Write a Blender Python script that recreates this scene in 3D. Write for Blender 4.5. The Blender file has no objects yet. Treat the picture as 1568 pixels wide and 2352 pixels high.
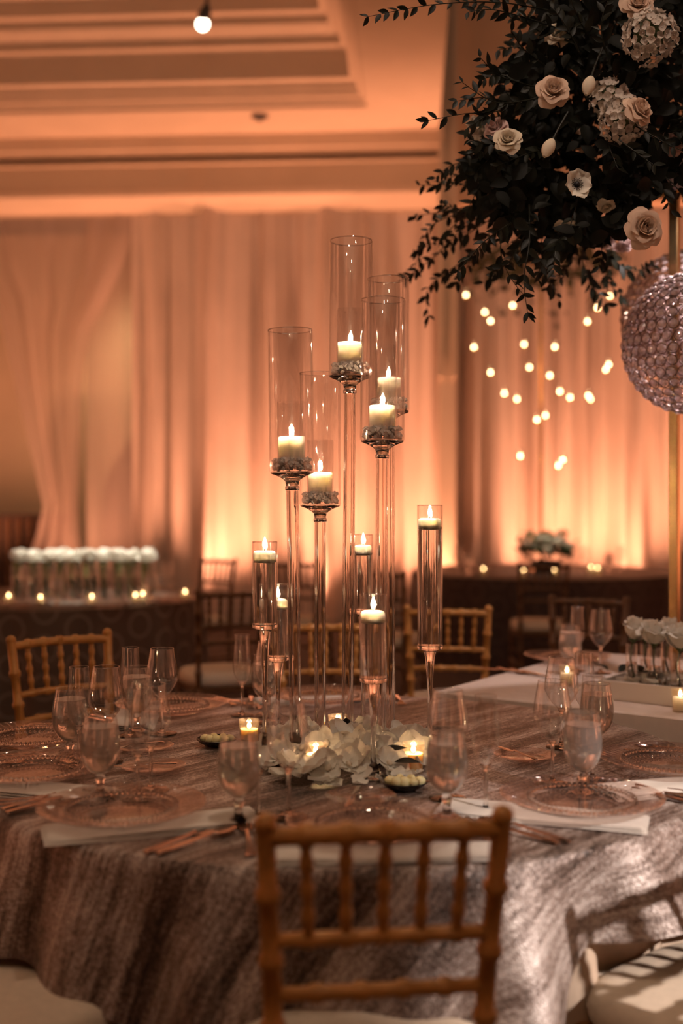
import bpy, math, random
from mathutils import Vector, Matrix, Euler
random.seed(7)
PI = math.pi
R = math.radians
scene = bpy.context.scene
COL = scene.collection

# ---------------------------------------------------------------- camera, world, light, exposure
F, CXP, HOR, H = 2600.0, 784.0, 1150.0, 1.395      # focal length (px), principal x, horizon row, eye height
cam_d = bpy.data.cameras.new('camera')
cam = bpy.data.objects.new('camera', cam_d)
COL.objects.link(cam)
cam.location = (0, 0, H)
cam.rotation_euler = (R(90), 0, 0)
cam_d.sensor_fit = 'HORIZONTAL'
cam_d.sensor_width = 24.0
cam_d.lens = F / 1568 * 24.0
cam_d.shift_y = -26.0 / 1568
cam_d.clip_start = 0.05
cam_d.clip_end = 100
cam_d.dof.use_dof = True
cam_d.dof.focus_distance = 2.85
cam_d.dof.aperture_fstop = 1.42
cam_d.dof.aperture_blades = 0
scene.camera = cam

world = bpy.data.worlds.new('room_ambient')
scene.world = world
world.use_nodes = True
bg = world.node_tree.nodes['Background']
bg.inputs[0].default_value = (1.0, 0.50, 0.28, 1)
bg.inputs[1].default_value = 0.035

scene.view_settings.view_transform = 'Standard'
scene.view_settings.look = 'None'
scene.view_settings.gamma = 1.0
scene.view_settings.use_curve_mapping = False
scene.view_settings.exposure = 0.0
cy = scene.cycles
cy.use_denoising = True
cy.use_adaptive_sampling = True
cy.adaptive_threshold = 0.09
cy.adaptive_min_samples = 16
cy.max_bounces = 10
cy.diffuse_bounces = 2
cy.glossy_bounces = 3
cy.transmission_bounces = 10
cy.transparent_max_bounces = 28
cy.sample_clamp_indirect = 4.0
cy.caustics_reflective = False
cy.caustics_refractive = False

RM = R(-3.5)          # the room's axis is turned 3.5 degrees from the camera's
def room(u, v, z=0.0):
    c, s = math.cos(RM), math.sin(RM)
    return Vector((u * c - v * s, u * s + v * c, z))
def room_u(px, v):    # room coordinate u of an image column on the plane v
    return v * math.tan(math.atan((px - CXP) / F) + RM)
def at(px, py, d):    # a point seen at column px, row py, d metres away
    return Vector(((px - CXP) / F * d, d, H - (py - HOR) / F * d))

def lamp(name, kind, loc, power, color, target=None, **kw):
    ld = bpy.data.lights.new(name, kind)
    ld.energy = power
    ld.color = color
    for k, v in kw.items():
        setattr(ld, k, v)
    o = bpy.data.objects.new(name, ld)
    COL.objects.link(o)
    o.location = loc
    if target is not None:
        o.rotation_euler = (Vector(target) - Vector(loc)).to_track_quat('-Z', 'Y').to_euler()
    return o

PEACH = (1.0, 0.385, 0.205)
# uplights on the floor in front of the drape
for px, pw in ((-160, 430), (150, 270), (525, 430), (735, 330), (955, 430), (1275, 410), (1460, 420), (1800, 520)):
    u = room_u(px, 11.75)
    lamp('drape_uplight', 'SPOT', room(u, 11.75, 0.12), pw, PEACH, room(u, 12.55, 2.6),
         spot_size=R(96), spot_blend=1.0, shadow_soft_size=0.08)
for u, v, tu, tv in ((-6.6, 1.5, -7.4, 1.5), (-6.6, 5.0, -7.4, 5.0), (-6.6, 8.5, -7.4, 8.5), (6.6, 1.5, 7.4, 1.5), (6.6, 5.0, 7.4, 5.0), (6.6, 8.5, 7.4, 8.5), (-3.0, -3.2, -3.0, -4.0), (2.5, -3.2, 2.5, -4.0)):
    lamp('wall_uplight', 'SPOT', room(u, v, 0.12), 620 if v > 0 else 220, PEACH, room(tu, tv, 2.4), spot_size=R(115), spot_blend=1.0, shadow_soft_size=0.08)
# uplight glow on the cornice and the ceiling tray
lamp('ceiling_wash', 'AREA', room(-1.6, 9.6, 2.7), 44, (1.0, 0.40, 0.19), room(-0.6, 11.9, 5.2), shape='RECTANGLE', size=10.0, size_y=0.5)
# pin spots in the ceiling
lamp('table_pin_spot', 'SPOT', (3.5, -0.7, 3.5), 1500, (1.0, 0.86, 0.80), (0.86, 2.0, 0.62), spot_size=R(15.5), spot_blend=0.6, shadow_soft_size=0.05)
lamp('centre_pin_spot', 'SPOT', (0.5, 1.9, 5.6), 150, (1.0, 0.74, 0.56), (0.05, 2.75, 0.76), spot_size=R(30), spot_blend=0.9, shadow_soft_size=0.10)
lamp('flower_pin_spot', 'SPOT', (-1.2, 5.4, 5.6), 2600, (1.0, 0.93, 0.80), (-1.62, 7.4, 0.95), spot_size=R(13), spot_blend=0.6, shadow_soft_size=0.05)
lamp('low_flower_pin_spot', 'SPOT', (1.3, 7.6, 5.6), 900, (1.0, 0.88, 0.66), (1.81, 10.0, 0.95), spot_size=R(11), spot_blend=0.6, shadow_soft_size=0.05)
lamp('stand_pin_spot', 'SPOT', (0.4, 0.4, 4.9), 150, (1.0, 0.78, 0.66), (1.0, 3.4, 2.2), spot_size=R(34), spot_blend=1.0, shadow_soft_size=0.08)
for x, y, z in ((-2.0, 0.2, 5.3), (2.0, -1.0, 5.3), (0.3, -2.0, 5.2), (-2.6, 3.2, 5.4), (2.6, 4.6, 5.4), (-0.6, 5.6, 5.5), (0.9, 2.2, 5.5)):
    lamp('glass_sparkle_lamp', 'POINT', (x, y, z), 30, (1.0, 0.74, 0.52), shadow_soft_size=0.035)  # added point lamps, out of view, to put sparkle on the glassware
lamp('stand_downlight', 'SPOT', (1.17, 3.55, 2.42), 60, (1.0, 0.84, 0.82), (1.16, 3.80, 1.6), spot_size=R(120), spot_blend=0.8, shadow_soft_size=0.02)
lamp('room_fill', 'AREA', (-0.6, 0.2, 5.2), 14, (1.0, 0.60, 0.36), (0, 3.0, 0.5), shape='RECTANGLE', size=4.0, size_y=3.0)

def nth(k):
    k += 1
    return '%d%s' % (k, 'th' if 10 < k % 100 < 14 else {1: 'st', 2: 'nd', 3: 'rd'}.get(k % 10, 'th'))
# ---------------------------------------------------------------- materials
MATS = {}
def new_mat(name):
    m = bpy.data.materials.new(name)
    m.use_nodes = True
    nt = m.node_tree
    nt.nodes.clear()
    out = nt.nodes.new('ShaderNodeOutputMaterial')
    MATS[name] = m
    return m, nt, out
def link(nt, a, b):
    nt.links.new(a, b)
def pbsdf(nt, color, rough=0.5, metal=0.0, **kw):
    p = nt.nodes.new('ShaderNodeBsdfPrincipled')
    if not isinstance(color, (tuple, list)):
        link(nt, color, p.inputs['Base Color'])
    else:
        p.inputs['Base Color'].default_value = (*color, 1)
    p.inputs['Roughness'].default_value = rough
    p.inputs['Metallic'].default_value = metal
    for k, v in kw.items():
        p.inputs[k.replace('_', ' ')].default_value = v
    return p
def ramp(nt, fac, stops):
    r = nt.nodes.new('ShaderNodeValToRGB')
    els = r.color_ramp.elements
    while len(els) < len(stops):
        els.new(0.5)
    for e, (pos, c) in zip(els, stops):
        e.position = pos
        e.color = (*c, 1) if len(c) == 3 else c
    link(nt, fac, r.inputs[0])
    return r.outputs[0]
def noise(nt, scale, detail=3, vec=None, rough=0.55):
    n = nt.nodes.new('ShaderNodeTexNoise')
    n.inputs['Scale'].default_value = scale
    n.inputs['Detail'].default_value = detail
    n.inputs['Roughness'].default_value = rough
    if vec is not None:
        link(nt, vec, n.inputs['Vector'])
    return n.outputs['Fac']
def coord(nt, which='Object', scale=(1, 1, 1), rot=(0, 0, 0)):
    t = nt.nodes.new('ShaderNodeTexCoord')
    mp = nt.nodes.new('ShaderNodeMapping')
    mp.inputs['Scale'].default_value = scale
    mp.inputs['Rotation'].default_value = rot
    link(nt, t.outputs[which], mp.inputs[0])
    return mp.outputs[0]
def bump(nt, h, strength, dist=0.01):
    b = nt.nodes.new('ShaderNodeBump')
    b.inputs['Strength'].default_value = strength
    b.inputs['Distance'].default_value = dist
    link(nt, h, b.inputs['Height'])
    return b.outputs[0]

def simple(name, color, rough=0.5, metal=0.0, var=0.0, vscale=8.0, **kw):
    m, nt, out = new_mat(name)
    if var > 0:
        n = noise(nt, vscale, 4, coord(nt))
        lo = tuple(c * (1 - var) for c in color)
        hi = tuple(min(1, c * (1 + var)) for c in color)
        p = pbsdf(nt, ramp(nt, n, [(0.3, lo), (0.7, hi)]), rough, metal, **kw)
    else:
        p = pbsdf(nt, color, rough, metal, **kw)
    link(nt, p.outputs[0], out.inputs[0])
    return m
def emit(name, color, strength):
    m, nt, out = new_mat(name)
    e = nt.nodes.new('ShaderNodeEmission')
    e.inputs[0].default_value = (*color, 1)
    e.inputs[1].default_value = strength
    link(nt, e.outputs[0], out.inputs[0])
    return m
def thin_glass(name, tint=(0.97, 0.97, 0.97), ior=1.5, rough=0.02, haze=0.0, hazecol=(0.8, 0.75, 0.7), gloss=1.0):
    m, nt, out = new_mat(name)
    tr = nt.nodes.new('ShaderNodeBsdfTransparent')
    tr.inputs[0].default_value = (*tint, 1)
    gl = nt.nodes.new('ShaderNodeBsdfGlossy')
    gl.inputs['Color'].default_value = (gloss, gloss, gloss, 1)
    gl.inputs['Roughness'].default_value = rough
    lw = nt.nodes.new('ShaderNodeLayerWeight')
    lw.inputs['Blend'].default_value = 0.5
    pw = nt.nodes.new('ShaderNodeMath'); pw.operation = 'POWER'
    link(nt, lw.outputs['Facing'], pw.inputs[0]); pw.inputs[1].default_value = 5.0
    f0 = ((ior - 1) / (ior + 1)) ** 2
    fr = nt.nodes.new('ShaderNodeMath'); fr.operation = 'MULTIPLY_ADD'
    link(nt, pw.outputs[0], fr.inputs[0]); fr.inputs[1].default_value = 0.85 - f0; fr.inputs[2].default_value = f0
    mx = nt.nodes.new('ShaderNodeMixShader')
    link(nt, fr.outputs[0], mx.inputs[0])
    link(nt, tr.outputs[0], mx.inputs[1])
    link(nt, gl.outputs[0], mx.inputs[2])
    last = mx.outputs[0]
    if haze > 0:
        df = nt.nodes.new('ShaderNodeBsdfDiffuse')
        df.inputs[0].default_value = (*hazecol, 1)
        m2 = nt.nodes.new('ShaderNodeMixShader')
        m2.inputs[0].default_value = haze
        link(nt, last, m2.inputs[1])
        link(nt, df.outputs[0], m2.inputs[2])
        last = m2.outputs[0]
    link(nt, last, out.inputs[0])
    return m
def solid_glass(name, color=(1, 1, 1), ior=1.45, rough=0.0, haze=0.0, bumpy=0.0):
    m, nt, out = new_mat(name)
    g = nt.nodes.new('ShaderNodeBsdfGlass')
    g.inputs['Color'].default_value = (*color, 1)
    g.inputs['IOR'].default_value = ior
    g.inputs['Roughness'].default_value = rough
    if bumpy > 0:
        link(nt, bump(nt, noise(nt, 45, 2, coord(nt)), bumpy, 0.01), g.inputs['Normal'])
    last = g.outputs[0]
    if haze > 0:
        df = nt.nodes.new('ShaderNodeBsdfDiffuse')
        df.inputs[0].default_value = (0.85, 0.8, 0.75, 1)
        tl = nt.nodes.new('ShaderNodeBsdfTranslucent')
        tl.inputs[0].default_value = (0.85, 0.8, 0.75, 1)
        ad = nt.nodes.new('ShaderNodeMixShader')
        link(nt, df.outputs[0], ad.inputs[1])
        link(nt, tl.outputs[0], ad.inputs[2])
        m2 = nt.nodes.new('ShaderNodeMixShader')
        m2.inputs[0].default_value = haze
        link(nt, last, m2.inputs[1])
        link(nt, ad.outputs[0], m2.inputs[2])
        last = m2.outputs[0]
    link(nt, last, out.inputs[0])
    return m
def cloth(name, color, translucent=0.3, rough=0.8, var=0.08, vscale=30.0):
    m, nt, out = new_mat(name)
    n = noise(nt, vscale, 3, coord(nt))
    c = ramp(nt, n, [(0.3, tuple(x * (1 - var) for x in color)), (0.7, tuple(min(1, x * (1 + var)) for x in color))])
    df = nt.nodes.new('ShaderNodeBsdfDiffuse')
    link(nt, c, df.inputs[0])
    tl = nt.nodes.new('ShaderNodeBsdfTranslucent')
    link(nt, c, tl.inputs[0])
    mx = nt.nodes.new('ShaderNodeMixShader')
    mx.inputs[0].default_value = translucent
    link(nt, df.outputs[0], mx.inputs[1])
    link(nt, tl.outputs[0], mx.inputs[2])
    link(nt, mx.outputs[0], out.inputs[0])
    return m

cloth('drape', (0.78, 0.66, 0.58), 0.25, var=0.05, vscale=2)
def sheer(name, color, alpha):
    m, nt, out = new_mat(name)
    df = nt.nodes.new('ShaderNodeBsdfDiffuse'); df.inputs[0].default_value = (*color, 1)
    tl = nt.nodes.new('ShaderNodeBsdfTranslucent'); tl.inputs[0].default_value = (*color, 1)
    a = nt.nodes.new('ShaderNodeMixShader'); a.inputs[0].default_value = 0.4
    link(nt, df.outputs[0], a.inputs[1]); link(nt, tl.outputs[0], a.inputs[2])
    tr = nt.nodes.new('ShaderNodeBsdfTransparent')
    b = nt.nodes.new('ShaderNodeMixShader'); b.inputs[0].default_value = alpha
    link(nt, tr.outputs[0], b.inputs[1]); link(nt, a.outputs[0], b.inputs[2])
    link(nt, b.outputs[0], out.inputs[0])
sheer('sheer', (0.80, 0.66, 0.58), 0.55)
simple('plaster', (0.62, 0.50, 0.38), 0.8, var=0.05, vscale=2)
simple('alcove_plaster', (0.60, 0.48, 0.34), 0.9, var=0.06, vscale=1.5)
simple('right_plaster', (0.60, 0.42, 0.28), 0.85, var=0.05, vscale=1.5)
simple('carpet', (0.05, 0.03, 0.022), 0.95, var=0.3, vscale=14)
simple('dark_wood', (0.055, 0.030, 0.018), 0.45, var=0.3, vscale=9)
simple('dark_metal', (0.05, 0.04, 0.035), 0.5)
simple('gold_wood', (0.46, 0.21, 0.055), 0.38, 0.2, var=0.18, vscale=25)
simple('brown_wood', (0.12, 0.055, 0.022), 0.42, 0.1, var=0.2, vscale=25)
cloth('cushion', (0.62, 0.50, 0.38), 0.0, var=0.06, vscale=60)
cloth('skirt_cloth', (0.55, 0.42, 0.31), 0.0, var=0.05)
cloth('white_cloth', (0.70, 0.58, 0.50), 0.0, var=0.04)
cloth('napkin_cloth', (0.70, 0.63, 0.56), 0.1, var=0.05)
simple('gold_metal', (0.75, 0.48, 0.22), 0.22, 1.0)
simple('chrome', (0.75, 0.72, 0.72), 0.08, 1.0)
simple('cutlery_metal', (0.62, 0.50, 0.44), 0.16, 1.0)
simple('wax', (0.86, 0.80, 0.70), 0.5, 0.0, Subsurface_Weight=0.9, Subsurface_Radius=(0.055, 0.052, 0.045), Subsurface_Scale=1.0)
simple('amber_wax', (0.90, 0.62, 0.30), 0.5, 0.0, Subsurface_Weight=0.8, Subsurface_Radius=(0.03, 0.026, 0.02), Subsurface_Scale=1.0)
simple('wick', (0.02, 0.015, 0.01), 0.9)
emit('flame', (1.0, 0.72, 0.44), 22.0)
emit('far_flame', (1.0, 0.68, 0.34), 24.0)
emit('lamp_lens', (1.0, 0.86, 0.68), 10.0)
emit('red_led', (1.0, 0.06, 0.03), 5.0)
thin_glass('glass', (0.992, 0.988, 0.985), 1.85, 0.012)
thin_glass('rim_glass', (0.97, 0.96, 0.95), 3.2, 0.03)
thin_glass('plate_glass', (0.93, 0.87, 0.85), 1.8, 0.03, 0.02, (0.75, 0.55, 0.46))
thin_glass('votive_glass', (0.98, 0.93, 0.85), 1.45, 0.05, 0.06, (0.9, 0.75, 0.55))
solid_glass('acrylic', (0.985, 0.965, 0.95), 1.46)
solid_glass('water', (0.985, 0.97, 0.955), 1.33)
solid_glass('iced_water', (0.99, 0.97, 0.95), 1.33, 0.08, 0.34, 0.35)
thin_glass('crystal', (0.90, 0.84, 0.87), 2.4, 0.10, 0.30, (0.88, 0.70, 0.68))
thin_glass('crystal_gravel', (0.9, 0.88, 0.86), 1.8, 0.15, 0.85, (0.95, 0.92, 0.88))
simple('bronze_wire', (0.20, 0.14, 0.12), 0.35, 0.8)
cloth('white_petal', (0.86, 0.82, 0.72), 0.35, var=0.05, vscale=40)
cloth('peach_petal', (0.80, 0.60, 0.46), 0.3, var=0.08, vscale=30)
cloth('cream_petal', (0.80, 0.70, 0.55), 0.3, var=0.06, vscale=30)
cloth('pink_petal', (0.78, 0.58, 0.54), 0.3, var=0.06, vscale=30)
cloth('hydrangea_petal', (0.74, 0.66, 0.58), 0.3, var=0.10, vscale=30)
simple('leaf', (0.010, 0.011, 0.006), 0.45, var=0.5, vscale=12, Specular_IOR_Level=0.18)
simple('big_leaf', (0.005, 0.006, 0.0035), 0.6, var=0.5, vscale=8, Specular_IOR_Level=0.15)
simple('green_stem', (0.06, 0.09, 0.03), 0.5, var=0.3)
simple('fresh_stem', (0.22, 0.27, 0.08), 0.5, var=0.3)
simple('far_leaf', (0.05, 0.05, 0.02), 0.6, var=0.4)
simple('black_centre', (0.01, 0.008, 0.012), 0.6)
simple('black_ceramic', (0.012, 0.009, 0.007), 0.25)
simple('butter', (0.88, 0.78, 0.42), 0.45, 0.0, Subsurface_Weight=0.3, Subsurface_Radius=(0.01, 0.008, 0.004))
simple('box_paint', (0.66, 0.57, 0.48), 0.6)
simple('lavender_fabric', (0.42, 0.32, 0.34), 0.8, var=0.15, vscale=40)
simple('porcelain', (0.70, 0.58, 0.50), 0.3)

def sequin():
    m, nt, out = new_mat('sequin')
    uv = coord(nt, 'UV', (1, 1, 1), (0, 0, R(-48)))
    st = nt.nodes.new('ShaderNodeMapping'); st.inputs['Scale'].default_value = (1.3, 12.0, 1.0)
    link(nt, uv, st.inputs[0])
    big = noise(nt, 1.0, 5, st.outputs[0], 0.6)
    s2 = nt.nodes.new('ShaderNodeMapping'); s2.inputs['Scale'].default_value = (14.0, 110.0, 1.0)
    link(nt, uv, s2.inputs[0])
    fine = noise(nt, 1.0, 3, s2.outputs[0], 0.6)
    vo = nt.nodes.new('ShaderNodeTexVoronoi'); vo.inputs['Scale'].default_value = 260.0
    link(nt, uv, vo.inputs['Vector'])
    a = nt.nodes.new('ShaderNodeMath'); a.operation = 'MULTIPLY_ADD'
    link(nt, fine, a.inputs[0]); a.inputs[1].default_value = 0.42
    link(nt, big, a.inputs[2])
    sep = nt.nodes.new('ShaderNodeSeparateColor'); link(nt, vo.outputs['Color'], sep.inputs[0])
    b = nt.nodes.new('ShaderNodeMath'); b.operation = 'MULTIPLY_ADD'
    link(nt, sep.outputs[0], b.inputs[0]); b.inputs[1].default_value = 0.16
    link(nt, a.outputs[0], b.inputs[2])
    c = ramp(nt, b.outputs[0], [(0.60, (0.022, 0.014, 0.010)), (0.72, (0.115, 0.076, 0.058)), (0.83, (0.29, 0.22, 0.185)), (0.97, (0.60, 0.52, 0.47))])
    p = pbsdf(nt, c, 0.42, 0.25)
    link(nt, bump(nt, vo.outputs['Distance'], 0.4, 0.003), p.inputs['Normal'])
    link(nt, p.outputs[0], out.inputs[0])
sequin()

def trellis(name, dark, light):
    # woven cloth with a honeycomb of pale outlines
    m, nt, out = new_mat(name)
    uv = coord(nt, 'UV', (5.2, 5.2, 1))
    s = nt.nodes.new('ShaderNodeSeparateXYZ'); link(nt, uv, s.inputs[0])
    def mth(op, a, b=None):
        n = nt.nodes.new('ShaderNodeMath'); n.operation = op
        for k, x in enumerate((a, b)):
            if x is None: continue
            if isinstance(x, (int, float)): n.inputs[k].default_value = x
            else: link(nt, x, n.inputs[k])
        return n.outputs[0]
    x, y = s.outputs[0], s.outputs[1]
    cx_ = mth('COSINE', mth('MULTIPLY', x, 2 * PI))
    a1 = mth('COSINE', mth('MULTIPLY', mth('ADD', mth('MULTIPLY', x, 0.5), mth('MULTIPLY', y, 0.866)), 2 * PI))
    a2 = mth('COSINE', mth('MULTIPLY', mth('SUBTRACT', mth('MULTIPLY', x, 0.5), mth('MULTIPLY', y, 0.866)), 2 * PI))
    t = mth('ADD', mth('ADD', cx_, a1), a2)
    band = mth('ABSOLUTE', mth('SUBTRACT', t, 0.1))
    w = noise(nt, 60, 3, uv)
    c = ramp(nt, mth('ADD', band, mth('MULTIPLY', w, 0.4)), [(0.25, light), (0.85, dark)])
    p = pbsdf(nt, c, 0.6, 0.1)
    link(nt, p.outputs[0], out.inputs[0])
trellis('trellis_cloth', (0.095, 0.062, 0.045), (0.21, 0.15, 0.115))
trellis('trellis_dark', (0.045, 0.026, 0.020), (0.085, 0.052, 0.042))

# ---------------------------------------------------------------- mesh helpers
class MB:
    def __init__(s):
        s.v, s.f, s.uv = [], [], None
    def add(s, vs, fs):
        o = len(s.v)
        s.v += [tuple(x) for x in vs]
        s.f += [tuple(i + o for i in q) for q in fs]
        return s
    def lathe(s, prof, n=24, c=(0, 0, 0), close=False):
        vs, fs, idx = [], [], []
        for r, z in prof:
            if r < 1e-6:
                idx.append([len(vs)]); vs.append((c[0], c[1], c[2] + z))
            else:
                idx.append(list(range(len(vs), len(vs) + n)))
                for j in range(n):
                    a = 2 * PI * j / n
                    vs.append((c[0] + r * math.cos(a), c[1] + r * math.sin(a), c[2] + z))
        seq = list(zip(idx, idx[1:]))
        if close:
            seq.append((idx[-1], idx[0]))
        for A, B in seq:
            if len(A) == 1 and len(B) == 1: continue
            for j in range(n):
                k = (j + 1) % n
                if len(A) == 1: fs.append((A[0], B[k], B[j]))
                elif len(B) == 1: fs.append((A[j], A[k], B[0]))
                else: fs.append((A[j], A[k], B[k], B[j]))
        return s.add(vs, fs)
    def tube(s, pts, rad, n=8, cap=True):
        pts = [Vector(p) for p in pts]
        m = len(pts)
        if not hasattr(rad, '__len__'): rad = [rad] * m
        vs, fs = [], []
        prev = None
        for i, p in enumerate(pts):
            t = (pts[min(i + 1, m - 1)] - pts[max(i - 1, 0)])
            t.normalize()
            if prev is None:
                a = Vector((0, 0, 1)) if abs(t.z) < 0.9 else Vector((1, 0, 0))
                nn = t.cross(a).normalized()
            else:
                nn = (prev - t * prev.dot(t)).normalized()
            prev = nn
            b = t.cross(nn)
            for j in range(n):
                a = 2 * PI * j / n
                vs.append(p + (nn * math.cos(a) + b * math.sin(a)) * rad[i])
        for i in range(m - 1):
            for j in range(n):
                k = (j + 1) % n
                fs.append((i * n + j, i * n + k, (i + 1) * n + k, (i + 1) * n + j))
        if cap:
            fs.append(tuple(reversed(range(n))))
            fs.append(tuple(range((m - 1) * n, m * n)))
        return s.add(vs, fs)
    def box(s, c, d, rz=0.0, bev=0.0):
        x, y, z = d[0] / 2, d[1] / 2, d[2] / 2
        co, si = math.cos(rz), math.sin(rz)
        def P(a, b, e): return (c[0] + a * co - b * si, c[1] + a * si + b * co, c[2] + e)
        if bev <= 0:
            vs = [P(a, b, e) for e in (-z, z) for a, b in ((-x, -y), (x, -y), (x, y), (-x, y))]
            fs = [(3, 2, 1, 0), (4, 5, 6, 7), (0, 1, 5, 4), (1, 2, 6, 5), (2, 3, 7, 6), (3, 0, 4, 7)]
            return s.add(vs, fs)
        rings = []
        for e, q in ((-z, bev), (-z + bev, 0), (z - bev, 0), (z, bev)):
            xx, yy, k = x - q, y - q, bev * 0.7
            rings.append([P(a, b, e) for a, b in ((-xx + k, -yy), (xx - k, -yy), (xx, -yy + k), (xx, yy - k), (xx - k, yy), (-xx + k, yy), (-xx, yy - k), (-xx, -yy + k))])
        vs = [p for r_ in rings for p in r_]
        fs = [tuple(reversed(range(8))), tuple(range(24, 32))]
        for i in range(3):
            for j in range(8):
                k = (j + 1) % 8
                fs.append((i * 8 + j, i * 8 + k, i * 8 + 8 + k, i * 8 + 8 + j))
        return s.add(vs, fs)
    def ball(s, c, r, nu=8, nv=5, sc=(1, 1, 1)):
        o = len(s.v)
        pr = [(r * math.sin(PI * i / nv) if 0 < i < nv else 0, -r * math.cos(PI * i / nv)) for i in range(nv + 1)]
        s.lathe(pr, nu)
        for i in range(o, len(s.v)):
            a = s.v[i]
            s.v[i] = (c[0] + a[0] * sc[0], c[1] + a[1] * sc[1], c[2] + a[2] * sc[2])
        return s
    def grid(s, fn, nu, nv, uvfn=None):
        vs = [fn(i / nu, j / nv) for i in range(nu + 1) for j in range(nv + 1)]
        fs = [(i * (nv + 1) + j, (i + 1) * (nv + 1) + j, (i + 1) * (nv + 1) + j + 1, i * (nv + 1) + j + 1) for i in range(nu) for j in range(nv)]
        return s.add(vs, fs)
    def append(s, other, mat):
        return s.add([mat @ Vector(p) for p in other.v], other.f)
    def mesh(s, name, mat, smooth=True, recalc=False):
        me = bpy.data.meshes.new(name)
        me.from_pydata(s.v, [], s.f)
        if recalc:
            import bmesh
            bm = bmesh.new(); bm.from_mesh(me)
            bmesh.ops.recalc_face_normals(bm, faces=bm.faces)
            bm.to_mesh(me); bm.free()
        if smooth:
            me.polygons.foreach_set('use_smooth', [True] * len(me.polygons))
            me.set_sharp_from_angle(angle=R(42))
        me.materials.append(MATS[mat])
        if s.uv is not None:
            lay = me.uv_layers.new(name='UVMap')
            for lp in me.loops:
                lay.data[lp.index].uv = s.uv[lp.vertex_index]
        me.update()
        return me

def put(name, me, parent=None, loc=(0, 0, 0), rot=None, scale=None):
    o = bpy.data.objects.new(name, me)
    COL.objects.link(o)
    o.location = loc
    if rot is not None:
        if isinstance(rot, (Matrix,)):
            o.rotation_euler = rot.to_euler()
        else:
            o.rotation_euler = rot
    if scale is not None:
        o.scale = (scale,) * 3 if isinstance(scale, (int, float)) else scale
    if parent is not None:
        o.parent = parent
    return o
def tag(o, label, cat, group=None, kind=None):
    o['label'] = label
    o['category'] = cat
    if group: o['group'] = group
    if kind: o['kind'] = kind
    return o
def thing(name, label, cat, loc=(0, 0, 0), rot=(0, 0, 0), group=None, scale=None):
    o = put(name, None, None, loc, rot, scale)
    return tag(o, label, cat, group)
def struct(name, me, loc=(0, 0, 0), rot=(0, 0, 0)):
    o = put(name, me, None, loc, rot)
    o['kind'] = 'structure'
    return o
CACHE = {}
def cached(key, fn):
    if key not in CACHE: CACHE[key] = fn()
    return CACHE[key]

# ---------------------------------------------------------------- the room
struct('floor', MB().box((0, 6, -0.05), (24, 24, 0.1)).mesh('floor', 'carpet', False))

DV = 12.6
def zat(py, v): return H + (HOR - py) / F * v
DTOP = zat(478, DV)
def fold_panel(name, u0, u1, ztop, mat, seed, parent=None, amp=0.12, edge=None, v=DV, n=None):
    rnd = random.Random(seed)
    ph = [rnd.uniform(0, 6.28) for _ in range(6)]
    fr = [rnd.uniform(*q) for q in ((10, 13), (17, 21), (5, 7), (26, 31), (2, 3), (40, 46))]
    am = [1.2, 0.9, 1.3, 0.6, 0.9, 0.25]
    def fn(s_, t):
        if edge:
            l, r_ = edge(t); u = l + (r_ - l) * s_
            w = u0 + (u1 - u0) * s_
        else:
            u = u0 + (u1 - u0) * s_; w = u
        off = sum(a * math.sin(f * w + p + 0.4 * math.sin(3 * t + p)) for a, f, p in zip(am, fr, ph))
        k = 0.35 + 0.65 * min(1, t * 5)
        return (u, v - 0.05 + amp * off * k * 0.6, ztop * (1 - t))
    n = n or int((u1 - u0) * 42)
    me = MB().grid(fn, n, 14).mesh(name, mat)
    return me

uL = room_u(305, DV)
edges = [uL, room_u(620, DV), room_u(930, DV), room_u(1250, DV), room_u(1700, DV), room_u(2300, DV)]
dr_lab = ['peach lit drape panel behind the left table, beside the tied curtain',
          'peach lit drape panel behind the tall candle stands, left half',
          'peach lit drape panel directly behind the right floating candle vase',
          'peach lit drape panel behind the hanging fairy votives',
          'peach lit drape panel at the far right edge']
for i in range(5):
    o = put('drape_panel', fold_panel('drape_panel', edges[i], edges[i + 1] + 0.03, DTOP, 'drape', 11 + i), None, (0, 0, 0), (0, 0, RM))
    tag(o, dr_lab[i], 'drape', 'peach drapes along the back wall')
# sheer tied-back curtain on the left, with the alcove wall behind it
def tie_edge(t):
    py = 478 + t * (1150 - 478 + H / DV * F)
    def itp(tab):
        for (a, b), (c, d) in zip(tab, tab[1:]):
            if py <= c: return b + (d - b) * max(0, (py - a)) / (c - a)
        return tab[-1][1]
    l = itp([(478, -90), (600, -60), (700, 5), (850, 38), (1000, 72), (1100, 96), (1180, 112), (1300, 70), (1500, 50)])
    r_ = itp([(478, 320), (560, 300), (650, 262), (760, 200), (900, 186), (1100, 180), (1180, 176), (1300, 190), (1500, 200)])
    return room_u(l, DV), room_u(r_, DV)
o = put('tied_curtain', fold_panel('tied_curtain', 0, 2.2, DTOP, 'sheer', 5, amp=0.05, edge=tie_edge, n=90), None, (0, 0, 0), (0, 0, RM))
tag(o, 'sheer curtain gathered to a narrow tail in front of the beige alcove', 'curtain')
o = put('sheer_curtain', fold_panel('sheer_curtain', room_u(195, DV), uL + 0.12, DTOP, 'sheer', 8, amp=0.02, v=DV + 0.12), None, (0, 0, 0), (0, 0, RM))
tag(o, 'thin brownish sheer curtain hanging over the alcove beside the tied curtain', 'curtain')

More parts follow.
